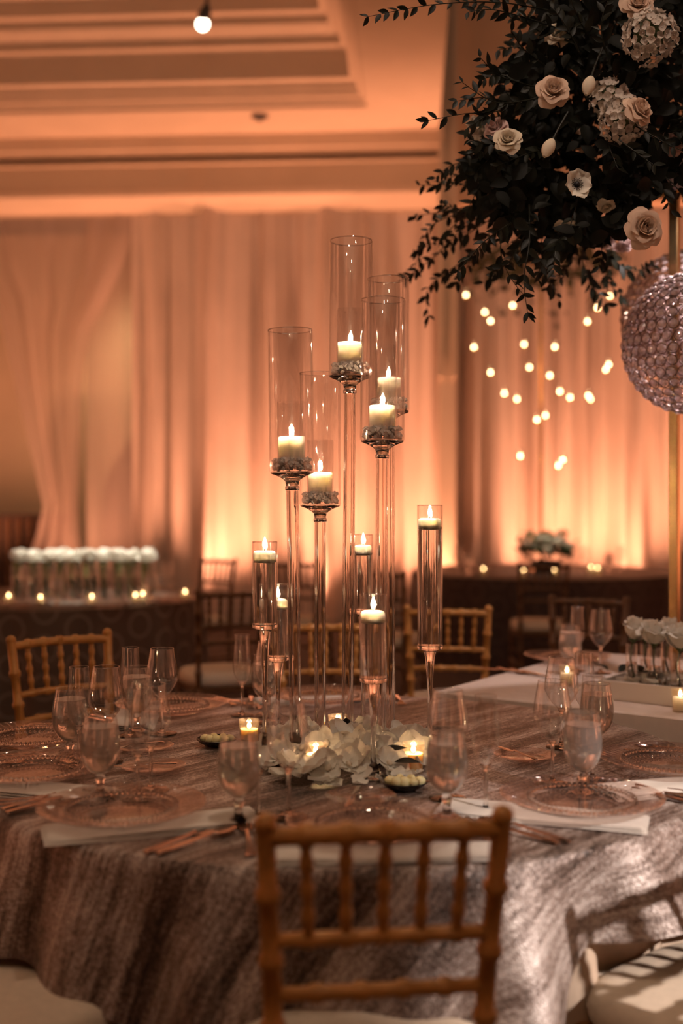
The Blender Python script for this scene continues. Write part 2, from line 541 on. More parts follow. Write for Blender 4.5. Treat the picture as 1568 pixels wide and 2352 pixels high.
b = MB(); b.box((-3.0, 14.3, 2.4), (9, 0.1, 4.8))
struct('wall_alcove', b.mesh('wall_alcove', 'alcove_plaster', False), (0, 0, 0), (0, 0, RM))
b = MB(); b.box(((uL + 0.35 + 7.4) / 2, DV + 0.35, 3.0), (7.4 - uL - 0.35, 0.1, 6.6))
struct('wall_back', b.mesh('wall_back', 'plaster', False), (0, 0, 0), (0, 0, RM))
lamp('alcove_light', 'SPOT', room(-3.3, 13.4, 4.4), 170, (1.0, 0.66, 0.36), room(-3.3, 14.25, 1.7), spot_size=R(95), spot_blend=1.0, shadow_soft_size=0.3)

# cornice and tray ceiling: a moulding profile swept along the back, mitred, and back towards the camera
uW = room_u(1008, 12.1)
def run(prof, u_end, name, kind_mat='plaster'):
    b_ = MB()
    vs, fs = [], []
    for v_, z_ in prof:
        vs += [(-9.0, v_, z_), (u_end, v_, z_)]
    for i in range(len(prof) - 1):
        fs.append((2 * i, 2 * i + 1, 2 * i + 3, 2 * i + 2))
    b_.add(vs, fs)
    return struct(name, b_.mesh(name, kind_mat, False), (0, 0, 0), (0, 0, RM))
SOF = zat(300, 12.1)
run([(12.62, zat(484, 12.6)), (12.52, zat(487, 12.5)), (12.52, zat(481, 12.5)), (12.26, zat(447, 12.26)), (12.22, zat(441, 12.22))], uW, 'trim_1')
run([(12.22, zat(441, 12.22)), (12.22, zat(428, 12.22)), (12.25, zat(426, 12.25)), (12.25, zat(372, 12.25)), (12.21, zat(369, 12.21)), (12.21, zat(362, 12.21)), (12.5, zat(362, 12.3)), (12.5, zat(352, 12.3) + 0.06), (12.16, zat(349, 12.16))], uW, 'trim_2')
run([(12.16, zat(349, 12.16)), (12.16, zat(337, 12.16)), (12.12, zat(333, 12.12)), (12.12, SOF)], uW, 'trim_3')
VB = 11.36
uc = room_u(842, VB)
b = MB()
b.add([(-9, 12.12, SOF), (uW, 12.12, SOF), (uW, VB, SOF), (-9, VB, SOF), (uc, VB, SOF), (uc, 2.0, SOF), (uW, 2.0, SOF)],
      [(0, 1, 2, 4, 3), (4, 2, 6, 5)])
struct('ceiling', b.mesh('ceiling', 'plaster', False), (0, 0, 0), (0, 0, RM))
tray = [(0, 0), (0, .035), (.03, .05), (.03, .085), (.075, .10), (.075, .145), (.10, .16), (.10, .21), (.16, .24), (.16, .50), (.20, .53), (.25, .535), (.25, .62), (.36, .70), (.36, .78), (.44, .80), (.44, .95), (.60, 1.0), (.60, 1.3)]
b = MB(); vs, fs = [], []
for o_, z_ in tray:
    vs += [(-9.0, VB - o_, SOF + z_), (uc - o_, VB - o_, SOF + z_), (uc - o_, 2.0, SOF + z_)]
for i in range(len(tray) - 1):
    fs += [(3 * i, 3 * i + 1, 3 * i + 4, 3 * i + 3), (3 * i + 1, 3 * i + 2, 3 * i + 5, 3 * i + 4)]
b.add(vs, fs)
b.add([(-9, VB, SOF + 1.3), (uc, VB, SOF + 1.3), (uc, 2, SOF + 1.3), (-9, 2, SOF + 1.3)], [(0, 1, 2, 3)])
struct('trim_4', b.mesh('trim_4', 'plaster', False), (0, 0, 0), (0, 0, RM))
# the side walls and the wall behind the camera are draped and uplit too
def side_wall(name, p, q):
    p, q = Vector(p), Vector(q); L_ = (q - p).length; n_ = Vector(((q - p).y, -(q - p).x)) / L_
    def fn(s_, k):
        w = s_ * L_; o_ = .06 * math.sin(11 * w) + .04 * math.sin(19 * w + 1) + .05 * math.sin(4.3 * w)
        c_ = p.lerp(q, s_) + n_ * o_
        return (c_.x, c_.y, 4.7 * (1 - k))
    struct(name, MB().grid(fn, 260, 4).mesh(name, 'drape'), (0, 0, 0), (0, 0, RM))
side_wall('wall_left', (-7.5, -4.0), (-7.5, 12.6))
side_wall('wall_right', (7.5, -4.0), (7.5, 12.6))
side_wall('wall_front', (-7.5, -4.0), (7.5, -4.0))
# right: pilaster and wall above the drape
b = MB()
b.box(((uW + room_u(1046, 12.0)) / 2, 12.3, 3.6), (room_u(1046, 12.0) - uW, 0.5, 8.0))
b.box((uW + 0.015, 12.02, 3.6 + 1.6), (0.05, 0.08, 5.0))
b.box((room_u(1044, 12.0), 12.03, 3.6 + 1.6), (0.05, 0.06, 5.0))
struct('trim_5', b.mesh('trim_5', 'plaster', False), (0, 0, 0), (0, 0, RM))
b = MB()
b.box((room_u(1046, 12.2) + 2.5, 12.3, 3.0 + zat(478, 12.3)), (5.0, 0.2, 6.0))
struct('wall_upper', b.mesh('wall_upper', 'right_plaster', False), (0, 0, 0), (0, 0, RM))

# track light and ceiling sprinkler
p = at(466, 58, 9.0)
t = thing('track_light', 'small lit ceiling spotlight on a thin dark rod', 'spotlight', p)
put('housing', MB().tube([(0.0, 0, 0.02), (0.012, 0, 0.09), (0.03, 0.02, 0.16)], [0.045, 0.05, 0.03], 14).mesh('housing', 'dark_metal'), t)
put('rod', MB().tube([(0.03, 0.02, 0.15), (0.05, 0.02, 1.6)], 0.016, 8).mesh('rod', 'dark_metal'), t)
put('lens', MB().ball((0, -0.02, 0), 0.05, 14, 8, (1, 0.6, 1.05)).mesh('lens', 'lamp_lens'), t)
c = room(room_u(596, 11.55), 11.55, SOF)
t = thing('ceiling_sprinkler', 'small dark round fitting on the ceiling soffit', 'fitting', c)
put('plate', MB().lathe([(0, 0), (0.085, 0), (0.09, -0.015), (0.06, -0.03), (0, -0.03)][::-1], 16).mesh('plate', 'dark_metal'), t)
put('nozzle', MB().lathe([(0, -0.06), (0.02, -0.06), (0.014, -0.03), (0, -0.03)], 10).mesh('nozzle', 'dark_metal'), t)

# dark furniture in the alcove, seen through the sheer
def slatted(px0, px1, py0, d, label, n):
    a, c_ = at(px0, py0, d), at(px1, py0, d)
    w, h_ = c_.x - a.x, a.z
    t_ = thing('slatted_cabinet', label, 'cabinet', ((a.x + c_.x) / 2, d, 0))
    put('body', MB().box((0, 0.05, h_ / 2 - 0.02), (w - 0.04, 0.34, h_ - 0.04)).mesh('body', 'dark_wood', False), t_)
    put('top', MB().box((0, 0, h_ - 0.02), (w, 0.46, 0.04), 0, 0.008).mesh('top', 'dark_wood', False), t_)
    me = MB().box((0, 0, h_ / 2), (w / n * 0.5, 0.03, h_ - 0.12)).mesh('slat', 'brown_wood', False)
    for k in range(n):
        put('slat', me, t_, (-w / 2 + w * (k + 0.5) / n, -0.135, 0))
    return h_
slatted(-10, 158, 1180, 13.3, 'dark slatted cabinet behind the sheer curtain at the far left', 7)
hh = slatted(236, 322, 1172, 13.3, 'dark slatted cabinet carrying a tapered dark sculpture', 4)
p = at(286, 1150, 13.3)
o = put('tapered_sculpture', MB().tube([(-.04, 0, 0), (-.03, 0, .18), (0, 0, .36), (.05, 0, .55), (.08, 0, .72), (.10, 0, .86)], [.20, .22, .20, .15, .08, .02], 14).mesh('tapered_sculpture', 'dark_wood'), None, (p.x, 13.3, hh))
tag(o, 'dark tapered sculpture standing on the alcove cabinet', 'sculpture')

# ---------------------------------------------------------------- main table
TC = Vector((0.0, 2.82, 0.0)); TR = 0.87; TZ = 0.76
def on_table(px, foot_y):                 # a point on the table top under image column px
    d = (H - TZ - 0.004) * F / (foot_y - HOR)
    return Vector(((px - CXP) / F * d, d, TZ + 0.004))

t = thing('banquet_table', 'large round banquet table with a beige floor-length skirt', 'table', (TC.x, TC.y, 0))
put('tabletop', MB().lathe([(0, .725), (.84, .725), (.85, .735), (.85, .748), (.84, .755), (0, .755)], 64).mesh('tabletop', 'dark_wood'), t)
def skirt_fn(s_, k):
    a = 2 * PI * s_
    r_ = .845 - .012 * min(1, k * 4) + (.020 * math.sin(23 * a) + .012 * math.sin(37 * a + 1) + .010 * math.sin(11 * a)) * max(0, min(1, k * 4 - .5))
    return (r_ * math.cos(a), r_ * math.sin(a), .752 * (1 - k) + 0.004)
put('skirt', MB().grid(skirt_fn, 420, 8).mesh('skirt', 'skirt_cloth'), t)

# sequin overlay: a round cloth whose edge hangs in flutes
def gs(a, c, w):
    d = (a - c + 180) % 360 - 180
    return math.exp(-(d / w) ** 2)
HEM = ((0, .24), (180, .24), (205, .22), (220, .22), (236, .24), (245, .29), (255, .34), (268, .33), (280, .32), (287, .30), (291.5, .275), (296, .225), (301, .18), (308, .165), (314, .165), (318, .185), (330, .23), (360, .24))
def hem(dg):
    for (a, b_), (c_, d) in zip(HEM, HEM[1:]):
        if a <= dg <= c_: return b_ + (d - b_) * (dg - a) / (c_ - a)
    return .24
def overlay():
    b = MB(); b.uv = []
    NA = 480
    rhos = [0.0, .25, .5, .7, .8, .85] 
    ts = [.02, .05, .10, .2, .3, .4, .5, .6, .7, .8, .9, 1.0]
    idx = []
    for r_ in rhos[1:]:
        row = []
        for j in range(NA):
            a = 2 * PI * j / NA
            row.append(len(b.v)); b.v.append((r_ * math.cos(a), r_ * math.sin(a), TZ + .002)); b.uv.append((r_ * math.cos(a), r_ * math.sin(a)))
        idx.append(row)
    for t_ in ts:
        row = []
        for j in range(NA):
            a = 2 * PI * j / NA; dg = math.degrees(a)
            wav = .020 * math.sin(13 * a + .5) + .016 * math.sin(21 * a + 2.0) + .010 * math.sin(34 * a)
            wav += .075 * gs(dg, 291, 4.5) - .055 * gs(dg, 303, 5.0) + .045 * gs(dg, 314, 3.5) + .035 * gs(dg, 240, 4) - .03 * gs(dg, 248, 4) + .03 * gs(dg, 256, 4) - .05 * gs(dg, 270, 9)
            drop = hem(dg) + .008 * math.sin(31 * a)
            L = drop * t_
            bend = min(1, t_ / .10)
            r_ = TR + .012 * math.sin(bend * PI / 2) + .05 * t_ + wav * (max(0, t_ - .04) ** .9)
            z = TZ + .002 - .008 * (1 - math.cos(bend * PI / 2)) - L * .97
            if t_ <= .1: z = TZ + .002 - L * .97 * (t_ / .1) ** .8
            rho = TR + L
            row.append(len(b.v)); b.v.append((r_ * math.cos(a), r_ * math.sin(a), z)); b.uv.append((rho * math.cos(a), rho * math.sin(a)))
        idx.append(row)
    c0 = len(b.v); b.v.append((0, 0, TZ + .002)); b.uv.append((0, 0))
    for j in range(NA):
        b.f.append((c0, idx[0][j], idx[0][(j + 1) % NA]))
    for A, B in zip(idx, idx[1:]):
        for j in range(NA):
            k = (j + 1) % NA
            b.f.append((A[j], B[j], B[k], A[k]))
    return b.mesh('sequin_overlay', 'sequin')
o = put('sequin_overlay', overlay(), None, (TC.x, TC.y, 0))
tag(o, 'silver and brown streaked sequin overlay draped on the round table', 'tablecloth')

# ---------------------------------------------------------------- chiavari chairs
def bamboo(pts, r_, nodes=3, n=10, swell=1.28):
    """a turned bamboo-style rod along pts with raised rings"""
    pts = [Vector(p) for p in pts]
    ln = [0]
    for a, c_ in zip(pts, pts[1:]): ln.append(ln[-1] + (c_ - a).length)
    tot = ln[-1]
    def P(q):
        q *= tot
        for i in range(len(pts) - 1):
            if q <= ln[i + 1] + 1e-9:
                k = (q - ln[i]) / max(1e-9, ln[i + 1] - ln[i]); return pts[i].lerp(pts[i + 1], k)
        return pts[-1]
    qs = [(0, 1)]
    for k in range(1, nodes + 1):
        c_ = k / (nodes + 1); e = .006 / tot
        qs += [(c_ - 2.2 * e, .95), (c_ - e, swell), (c_ + e, swell), (c_ + 2.2 * e, .95)]
    for q in ln[1:-1]:
        qs.append((q / tot, 1.0))
    qs.append((1, 1)); qs.sort()
    return MB().tube([P(q) for q, _ in qs], [r_ * s_ for _, s_ in qs], n)
def chair_meshes(mat):
    m = {}
    def post(sx):
        x0, x1 = .158 * sx, .174 * sx
        b = bamboo([(x0, -.215, 0), (x0, -.19, .22), (x0, -.185, .44), (.160 * sx, -.20, .66), (x1, -.245, .925)], .0155, 8)
        b.ball((x1, -.247, .932), .0175, 10, 6)
        return b.mesh('back_post', mat)
    m['post'] = [post(-1), post(1)]
    m['leg'] = [bamboo([(.19 * s, .185, 0), (.185 * s, .175, .43)], .0155, 4).mesh('leg', mat) for s in (-1, 1)]
    def rail(z, y, r_, nodes, bow, hw):
        return bamboo([(-hw, y, z), (-hw * .5, y - bow, z + .004), (0, y - bow * 1.3, z + .005), (hw * .5, y - bow, z + .004), (hw, y, z)], r_, nodes).mesh('rail', mat)
    m['top'] = rail(.912, -.242, .0145, 5, .012, .172)
    m['mid'] = rail(.752, -.215, .0115, 5, .010, .165)
    m['low'] = rail(.667, -.201, .0115, 4, .010, .160)
    m['spindle'] = [bamboo([(x * .94, -.226, .752), (x, -.252, .912)], .0085, 3).mesh('spindle', mat) for x in (-.116, -.058, 0, .058, .116)]
    m['frame'] = MB().box((0, 0, .425), (.40, .38, .03), 0, .008).mesh('seat_frame', mat)
    m['stretch'] = [bamboo([(.187 * s, -.19, .2), (.187 * s, .18, .2)], .011, 3).mesh('stretcher', mat) for s in (-1, 1)] + \
                   [bamboo([(-.187, .18, .26), (.187, .18, .26)], .011, 3).mesh('stretcher', mat)]
    # cushion: rounded square, soft edge
    def cush(s_, k):
        a = 2 * PI * s_
        ca, sa = math.cos(a), math.sin(a)
        e = 0.55
        x = math.copysign(abs(ca) ** e, ca); y = math.copysign(abs(sa) ** e, sa)
        prof = [(0.97, .442), (1.03, .455), (1.04, .475), (1.0, .498), (.93, .508), (.8, .514), (.5, .518), (0.0001, .520)]
        q = k * (len(prof) - 1); i = min(int(q), len(prof) - 2); w = q - i
        r_ = prof[i][0] * (1 - w) + prof[i + 1][0] * w; z = prof[i][1] * (1 - w) + prof[i + 1][1] * w
        return (x * .200 * r_, y * .192 * r_ + .005, z)
    m['cushion'] = MB().grid(cush, 48, 14).mesh('cushion', 'cushion')
    return m
def chair(x, y, rz, label, mat='gold_wood', group='chiavari chairs'):
    m = cached('chair_' + mat, lambda: chair_meshes(mat))
    t_ = thing('chiavari_chair', label, 'chair', (x, y, 0), (0, 0, rz), group)
    for p_ in m['post']: put('back_post', p_, t_)
    for p_ in m['leg']: put('leg', p_, t_)
    put('top_rail', m['top'], t_); put('middle_rail', m['mid'], t_); put('lower_rail', m['low'], t_)
    for p_ in m['spindle']: put('spindle', p_, t_)
    for p_ in m['stretch']: put('stretcher', p_, t_)
    put('seat_frame', m['frame'], t_)
    put('cushion', m['cushion'], t_)
    return t_
def chair_back_at(px, d, face_to, label, mat='gold_wood', back=.25):
    X = (px - CXP) / F * d
    f = Vector((face_to[0] - X, face_to[1] - d)).normalized()
    return chair(X + f.x * back, d + f.y * back, math.atan2(-f.x, f.y), label, mat)
# the chairs round the main table
chair(0.035, 1.885, R(6.6), 'gold bamboo-style chair seen from behind in the front centre')
chair_at = lambda ang, r_: (TC.x + r_ * math.cos(R(ang)), TC.y + r_ * math.sin(R(ang)))
x, y = chair_at(231, 1.03); chair(x, y, R(231 + 90), 'chair in the lower left corner showing only its shaded cushion')
x, y = chair_at(312, 1.03); chair(x, y, R(311 + 90), 'chair in the lower right corner showing its brightly lit cushion')
chair_back_at(138, 3.86, (-.15, 2.82), 'gold chair at the left behind the glasses, spindles in full view')
chair_back_at(748, 4.25, (-.02, 2.82), 'gold chair behind the candle stands at the far side of the table')
# chairs further back
chair_back_at(1028, 4.85, (.75, 8.0), 'gold chair behind the right floating candle vase')
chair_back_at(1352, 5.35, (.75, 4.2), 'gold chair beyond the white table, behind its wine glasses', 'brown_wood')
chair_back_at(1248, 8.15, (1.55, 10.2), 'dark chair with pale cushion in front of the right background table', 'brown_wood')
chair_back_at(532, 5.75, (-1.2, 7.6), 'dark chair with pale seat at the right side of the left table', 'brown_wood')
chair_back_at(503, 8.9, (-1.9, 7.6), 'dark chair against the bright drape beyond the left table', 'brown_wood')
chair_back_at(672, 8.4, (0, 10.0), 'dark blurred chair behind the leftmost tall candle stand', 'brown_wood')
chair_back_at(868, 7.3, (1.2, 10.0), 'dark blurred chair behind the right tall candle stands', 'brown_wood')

# ---------------------------------------------------------------- table settings
def plate_meshes():
    r0 = .165
    prof = [(0, .004), (.085, .004), (.096, .006), (.103, .013), (.108, .0165), (.118, .0175), (.145, .0215), (.160, .0255), (.165, .0275), (.166, .0260), (.160, .0225), (.145, .0180), (.116, .0125), (.106, .0105), (.100, .004), (.092, 0.0005), (0, .0005)]
    b = MB(); N = 144
    vs, fs = [], []
    for i, (r_, z) in enumerate(prof):
        for j in range(N):
            a = 2 * PI * j / N
            dz = 0
            if .110 < r_ < .164 and i < 9: dz = .0024 * math.cos(48 * a) * min(1, (r_ - .108) / .012)
            rr = max(r_, .0005)
            if r_ > .16: rr += .0012 * math.cos(72 * a)
            vs.append((rr * math.cos(a), rr * math.sin(a), z + dz))
    for i in range(len(prof) - 1):
        for j in range(N):
            k = (j + 1) % N
            fs.append((i * N + k, i * N + j, (i + 1) * N + j, (i + 1) * N + k))
    b.add(vs, fs)
    me = b.mesh('dish', 'plate_glass')
    b = MB()
    for j in range(60):
        a = 2 * PI * j / 60
        b.ball((.1075 * math.cos(a), .1075 * math.sin(a), .0190), .0050, 7, 5)
    beads = b.mesh('bead_ring', 'acrylic')
    b = MB()
    for j in range(48):
        a = 2 * PI * j / 48
        b.ball((.0945 * math.cos(a), .0945 * math.sin(a), .0090), .0038, 6, 4)
    beads2 = b.mesh('bead_ring', 'acrylic')
    return me, beads, beads2
def charger(x, y, label, z=TZ + .004, tilt=(0, 0, 0)):
    a, b_, c_ = cached('plate', plate_meshes)
    t_ = thing('charger_plate', label, 'plate', (x, y, z), tilt, 'glass charger plates')
    put('dish', a, t_); put('bead_ring', b_, t_); put('bead_ring', c_, t_)
    return t_

def cutlery_meshes():
    out = {}
    def strip(pts, thick=.0022):
        # pts: (y, halfwidth, z) outline of a flat piece
        b = MB(); vs = []
        for y_, w, z in pts:
            vs += [(-w, y_, z), (w, y_, z), (w * .8, y_, z + thick), (-w * .8, y_, z + thick)]
        fs = [(3, 2, 1, 0)]
        for i in range(len(pts) - 1):
            o_ = 4 * i
            for j in range(4):
                k = (j + 1) % 4
                fs.append((o_ + j, o_ + k, o_ + 4 + k, o_ + 4 + j))
        o_ = 4 * (len(pts) - 1); fs.append((o_, o_ + 1, o_ + 2, o_ + 3))
        return b.add(vs, fs)
    handle = [(-.10, .004, .002), (-.095, .0085, .003), (-.06, .0075, .004), (0, .004, .006), (.035, .0035, .008)]
    out['handle'] = strip(handle, .003).mesh('handle', 'cutlery_metal')
    b = strip([(.034, .0035, .008), (.045, .010, .005), (.058, .0125, .002)])
    for x in (-.0102, -.0034, .0034, .0102):
        b.tube([(x, .057, .003), (x, .08, .004), (x * .95, .103, .010)], [.0018, .0016, .0008], 5)
    out['fork'] = b.mesh('tines', 'cutlery_metal', True, True)
    def bowl(s_, k):
        a = 2 * PI * s_
        r_ = k
        return (.019 * r_ * math.cos(a), .066 + .031 * r_ * math.sin(a), .0035 + .006 * r_ * r_)
    out['spoon'] = MB().grid(bowl, 18, 6).mesh('bowl', 'cutlery_metal')
    out['blade'] = strip([(.030, .006, .004), (.05, .0105, .002), (.10, .0105, .002), (.125, .006, .002), (.132, .001, .002)], .0016).mesh('blade', 'cutlery_metal')
    return out
def cutlery(kind, pos, rz, label, group='cutlery on the round table', z=TZ + .004, scale=1.0):
    m = cached('cutlery', cutlery_meshes)
    t_ = thing({'fork': 'fork', 'spoon': 'spoon', 'knife': 'knife'}[kind], label, kind, (pos[0], pos[1], z), (0, 0, rz), group, scale)
    put('handle', m['handle'], t_)
    put({'fork': 'tines', 'spoon': 'bowl', 'knife': 'blade'}[kind], m['fork' if kind == 'fork' else 'spoon' if kind == 'spoon' else 'blade'], t_)
    return t_
def napkin_mesh():
    b = MB()
    w, l = .065, .21
    for k in range(3):
        z = .0005 + k * .0035; e = k * .004
        def fn(s_, q, z=z, e=e):
            x = (-w + e) + (2 * w - 2 * e) * s_
            y_ = (-l + e) + (2 * l - 2 * e) * q
            return (x, y_, z + .0012 * math.sin(9 * s_ + 5 * q + k) + (.0025 if .03 < s_ < .97 else 0))
        b.grid(fn, 10, 10)
    return b.mesh('napkin', 'napkin_cloth')
def napkin(x, y, rz, label, sx=1.0, sy=1.0):
    o_ = put('folded_napkin', cached('napkin', napkin_mesh), None, (x, y, TZ + .0035), (0, 0, rz), (sx, sy, 1))
    return tag(o_, label, 'napkin', 'folded napkins')

settings = {
 # name: (x, y, words that place it)
 'a': (-.80, 2.93, 'at the left edge beside the leftmost goblet'),
 'b': (-.70, 2.57, 'at the left edge, nearer of the two there'),
 'c': (-.435, 2.245, 'at the front left'),
 'd': (.060, 2.135, 'behind the front chair'),
 'e': (.49, 2.313, 'at the front right'),
 'f': (.765, 2.640, 'at the right edge'),
 'g': (-.505, 3.37, 'at the back left before the gold chair'),
 'h': (-.053, 3.53, 'at the back behind the candle stands'),
}
for k, (x, y, w) in settings.items():
    charger(x, y, 'rose-tinted clear glass charger plate ' + w, TZ + .010 if k != 'f' else TZ + .012, (0, 0, random.random()))
    ang = math.atan2(TC.y - y, TC.x - x)           # towards the table's centre
    rz = ang - PI / 2
    fwd = Vector((math.cos(ang), math.sin(ang))); rgt = Vector((fwd.y, -fwd.x))
    def spot(a, c_): return (x + rgt.x * a + fwd.x * c_, y + rgt.y * a + fwd.y * c_)
    j = lambda s_=.05: random.uniform(-s_, s_)
    cutlery('fork', spot(-.205, -.02), rz + j(), 'dinner fork left of the glass charger ' + w)
    cutlery('fork', spot(-.236, -.01), rz + j(), 'outer fork left of the glass charger ' + w)
    cutlery('knife', spot(.200, -.03), rz + j(), 'dinner knife right of the glass charger ' + w)
    cutlery('spoon', spot(.228, -.02), rz + j(), 'spoon right of the glass charger ' + w)
def nap(k, a, c_, dr, sx=1.0, sy=1.0):
    x, y, w = settings[k]
    ang = math.atan2(TC.y - y, TC.x - x); fwd = Vector((math.cos(ang), math.sin(ang))); rgt = Vector((fwd.y, -fwd.x))
    napkin(x + rgt.x * a + fwd.x * c_, y + rgt.y * a + fwd.y * c_, ang - PI / 2 + R(dr), 'folded pale napkin under the charger ' + w, sx, sy)
nap('c', .09, -.00, -34); nap('d', .01, -.115, 88, .8, 1.0); nap('e', -.10, .03, 28); nap('g', .10, -.03, -38)
nap('b', .10, -.02, -38); nap('f', -.14, -.03, 30); nap('h', .03, -.05, -80, .9, .9)

# bread plates, each with a small spreader
def bread_meshes():
    pl = MB().lathe([(0, .0005), (.045, .0005), (.055, .004), (.074, .0105), (.0755, .0098), (.056, .0015), (.046, -.0012), (0, -.0012)], 56).mesh('dish', 'plate_glass')
    return pl
for px, fy, rz, w in ((1205, 1742, 25, 'beside the wine glass on the right'), (352, 1768, 100, 'left of the front goblet'), (828, 1838, 170, 'just in front of the blossoms'), (330, 1722, 120, 'beyond the left glasses')):
    p = on_table(px, fy)
    t = thing('bread_plate', 'small clear glass bread plate ' + w, 'plate', (p.x, p.y, TZ + .006), (0, 0, 0), 'glass bread plates')
    put('dish', cached('bread', bread_meshes), t)
    cutlery('knife', (p.x - .015, p.y - .01), R(rz), 'butter spreader lying on the bread plate ' + w, z=TZ + .016, scale=.72)
# black dishes of butter balls
for px, fy, w in ((928, 1812, 'beside the right-hand votive'), (498, 1712, 'left of the front goblet')):
    p = on_table(px, fy)
    t = thing('butter_dish', 'small black dish ' + w, 'dish', (p.x, p.y, TZ + .004))
    put('bowl', cached('bdish', lambda: MB().lathe([(0, 0), (.028, 0), (.045, .010), (.053, .018), (.051, .019), (.042, .011), (.026, .005), (0, .005)], 40).mesh('bowl', 'black_ceramic')), t)
    me = cached('bball', lambda: MB().ball((0, 0, 0), .0125, 12, 8, (1.1, 1, .9)).mesh('butter_ball', 'butter'))
    for q, (dx, dy) in enumerate(((-.03, 0), (-.008, .008), (.016, .004), (.034, -.004), (0, -.018), (-.018, -.016), (.02, -.018))):
        o = put('butter_ball', me, None, (p.x + dx, p.y + dy, TZ + .022), (q, q, q))
        tag(o, 'yellow butter ball in the black dish ' + w, 'butter', 'butter balls')
    cutlery('fork', (p.x + .04, p.y - .005), R(60), 'small fork resting on the black dish ' + w, z=TZ + .020, scale=.5)

# ---------------------------------------------------------------- drinking glasses
def shell(outer, th=.0011):
    """outer profile from the stem top up to the rim -> closed thin wall"""
    inner = [(max(r_ - th, 0), z + (th if i == 0 else 0)) for i, (r_, z) in enumerate(outer)]
    return outer + inner[::-1]
def smooth(prof, n=5):
    out = []
    P = [Vector(p) for p in prof]
    for i in range(len(P) - 1):
        a, b_, c_, d = P[max(i - 1, 0)], P[i], P[i + 1], P[min(i + 2, len(P) - 1)]
        for k in range(n):
            t_ = k / n
            q = .5 * ((2 * b_) + (-a + c_) * t_ + (2 * a - 5 * b_ + 4 * c_ - d) * t_ ** 2 + (-a + 3 * b_ - 3 * c_ + d) * t_ ** 3)
            out.append((max(q.x, 0), q.y))
    out.append(tuple(P[-1]))
    return out
def goblet_meshes():
    bowl_o = smooth([(.004, .052), (.018, .056), (.032, .070), (.041, .092), (.0425, .115), (.040, .140), (.0355, .165), (.0335, .178)])
    bw = MB().lathe(shell(bowl_o, .0014), 40).mesh('bowl', 'glass', True)
    st = MB().lathe(smooth([(.0, .0), (.033, .0), (.034, .003), (.022, .008), (.0095, .016), (.0078, .03), (.011, .044), (.006, .0525), (.0, .0525)], 4), 32).mesh('foot', 'acrylic', True)
    wp = [(0, .0545)] + [(max(r_ - .0019, 0), z + .001) for r_, z in bowl_o if .054 < z < .152] + [(0.0375, .1535), (0, .1535)]
    wt = MB().lathe(wp, 36).mesh('water', 'iced_water', True)
    return bw, st, wt
def wine_meshes():
    bowl_o = smooth([(.0035, .092), (.010, .098), (.028, .118), (.0415, .142), (.0435, .152), (.041, .178), (.0355, .208), (.0315, .230)])
    bw = MB().lathe(shell(bowl_o, .0010), 40).mesh('bowl', 'glass', True)
    st = MB().lathe(smooth([(.0, .0), (.037, .0), (.0375, .0018), (.02, .0045), (.0065, .010), (.0042, .03), (.0040, .07), (.0052, .088), (.0105, .0985), (.0, .0985)], 3), 28).mesh('stem', 'acrylic', True)
    return bw, st
def flute_meshes():
    bowl_o = smooth([(.0035, .090), (.012, .098), (.023, .118), (.0275, .140), (.0272, .165), (.0250, .200), (.0228, .236)])
    bw = MB().lathe(shell(bowl_o, .0010), 36).mesh('bowl', 'glass', True)
    st = MB().lathe(smooth([(.0, .0), (.031, .0), (.0315, .0018), (.018, .0045), (.006, .010), (.0040, .03), (.0040, .07), (.0050, .086), (.0125, .097), (.0, .097)], 3), 28).mesh('stem', 'acrylic', True)
    return bw, st
def rim_ring(r_, q):
    return MB().tube([(r_ * math.cos(2 * PI * k / 40), r_ * math.sin(2 * PI * k / 40), 0) for k in range(41)], q, 5, False).mesh('rim', 'rim_glass')
def drink(kind, px, d, label, z=TZ + .004, group=None):
    X = (px - CXP) / F * d
    if kind == 'goblet':
        t_ = thing('water_goblet', label, 'goblet', (X, d, z), (0, 0, random.random() * 6), group or 'water goblets')
        a, b_, c_ = cached('goblet', goblet_meshes)
        put('bowl', a, t_); put('foot', b_, t_); put('water', c_, t_); put('rim', cached('grim', lambda: rim_ring(.0329, .0010)), t_, (0, 0, .1788))
    elif kind == 'wine':
        t_ = thing('wine_glass', label, 'wine glass', (X, d, z), (0, 0, random.random() * 6), group or 'wine glasses')
        a, b_ = cached('wine', wine_meshes); put('bowl', a, t_); put('stem', b_, t_); put('rim', cached('wrim', lambda: rim_ring(.0311, .0008)), t_, (0, 0, .2305))
    else:
        t_ = thing('champagne_flute', label, 'flute', (X, d, z), (0, 0, random.random() * 6), group or 'champagne flutes')
        a, b_ = cached('flute', flute_meshes); put('bowl', a, t_); put('stem', b_, t_); put('rim', cached('frim', lambda: rim_ring(.0224, .0008)), t_, (0, 0, .2365))
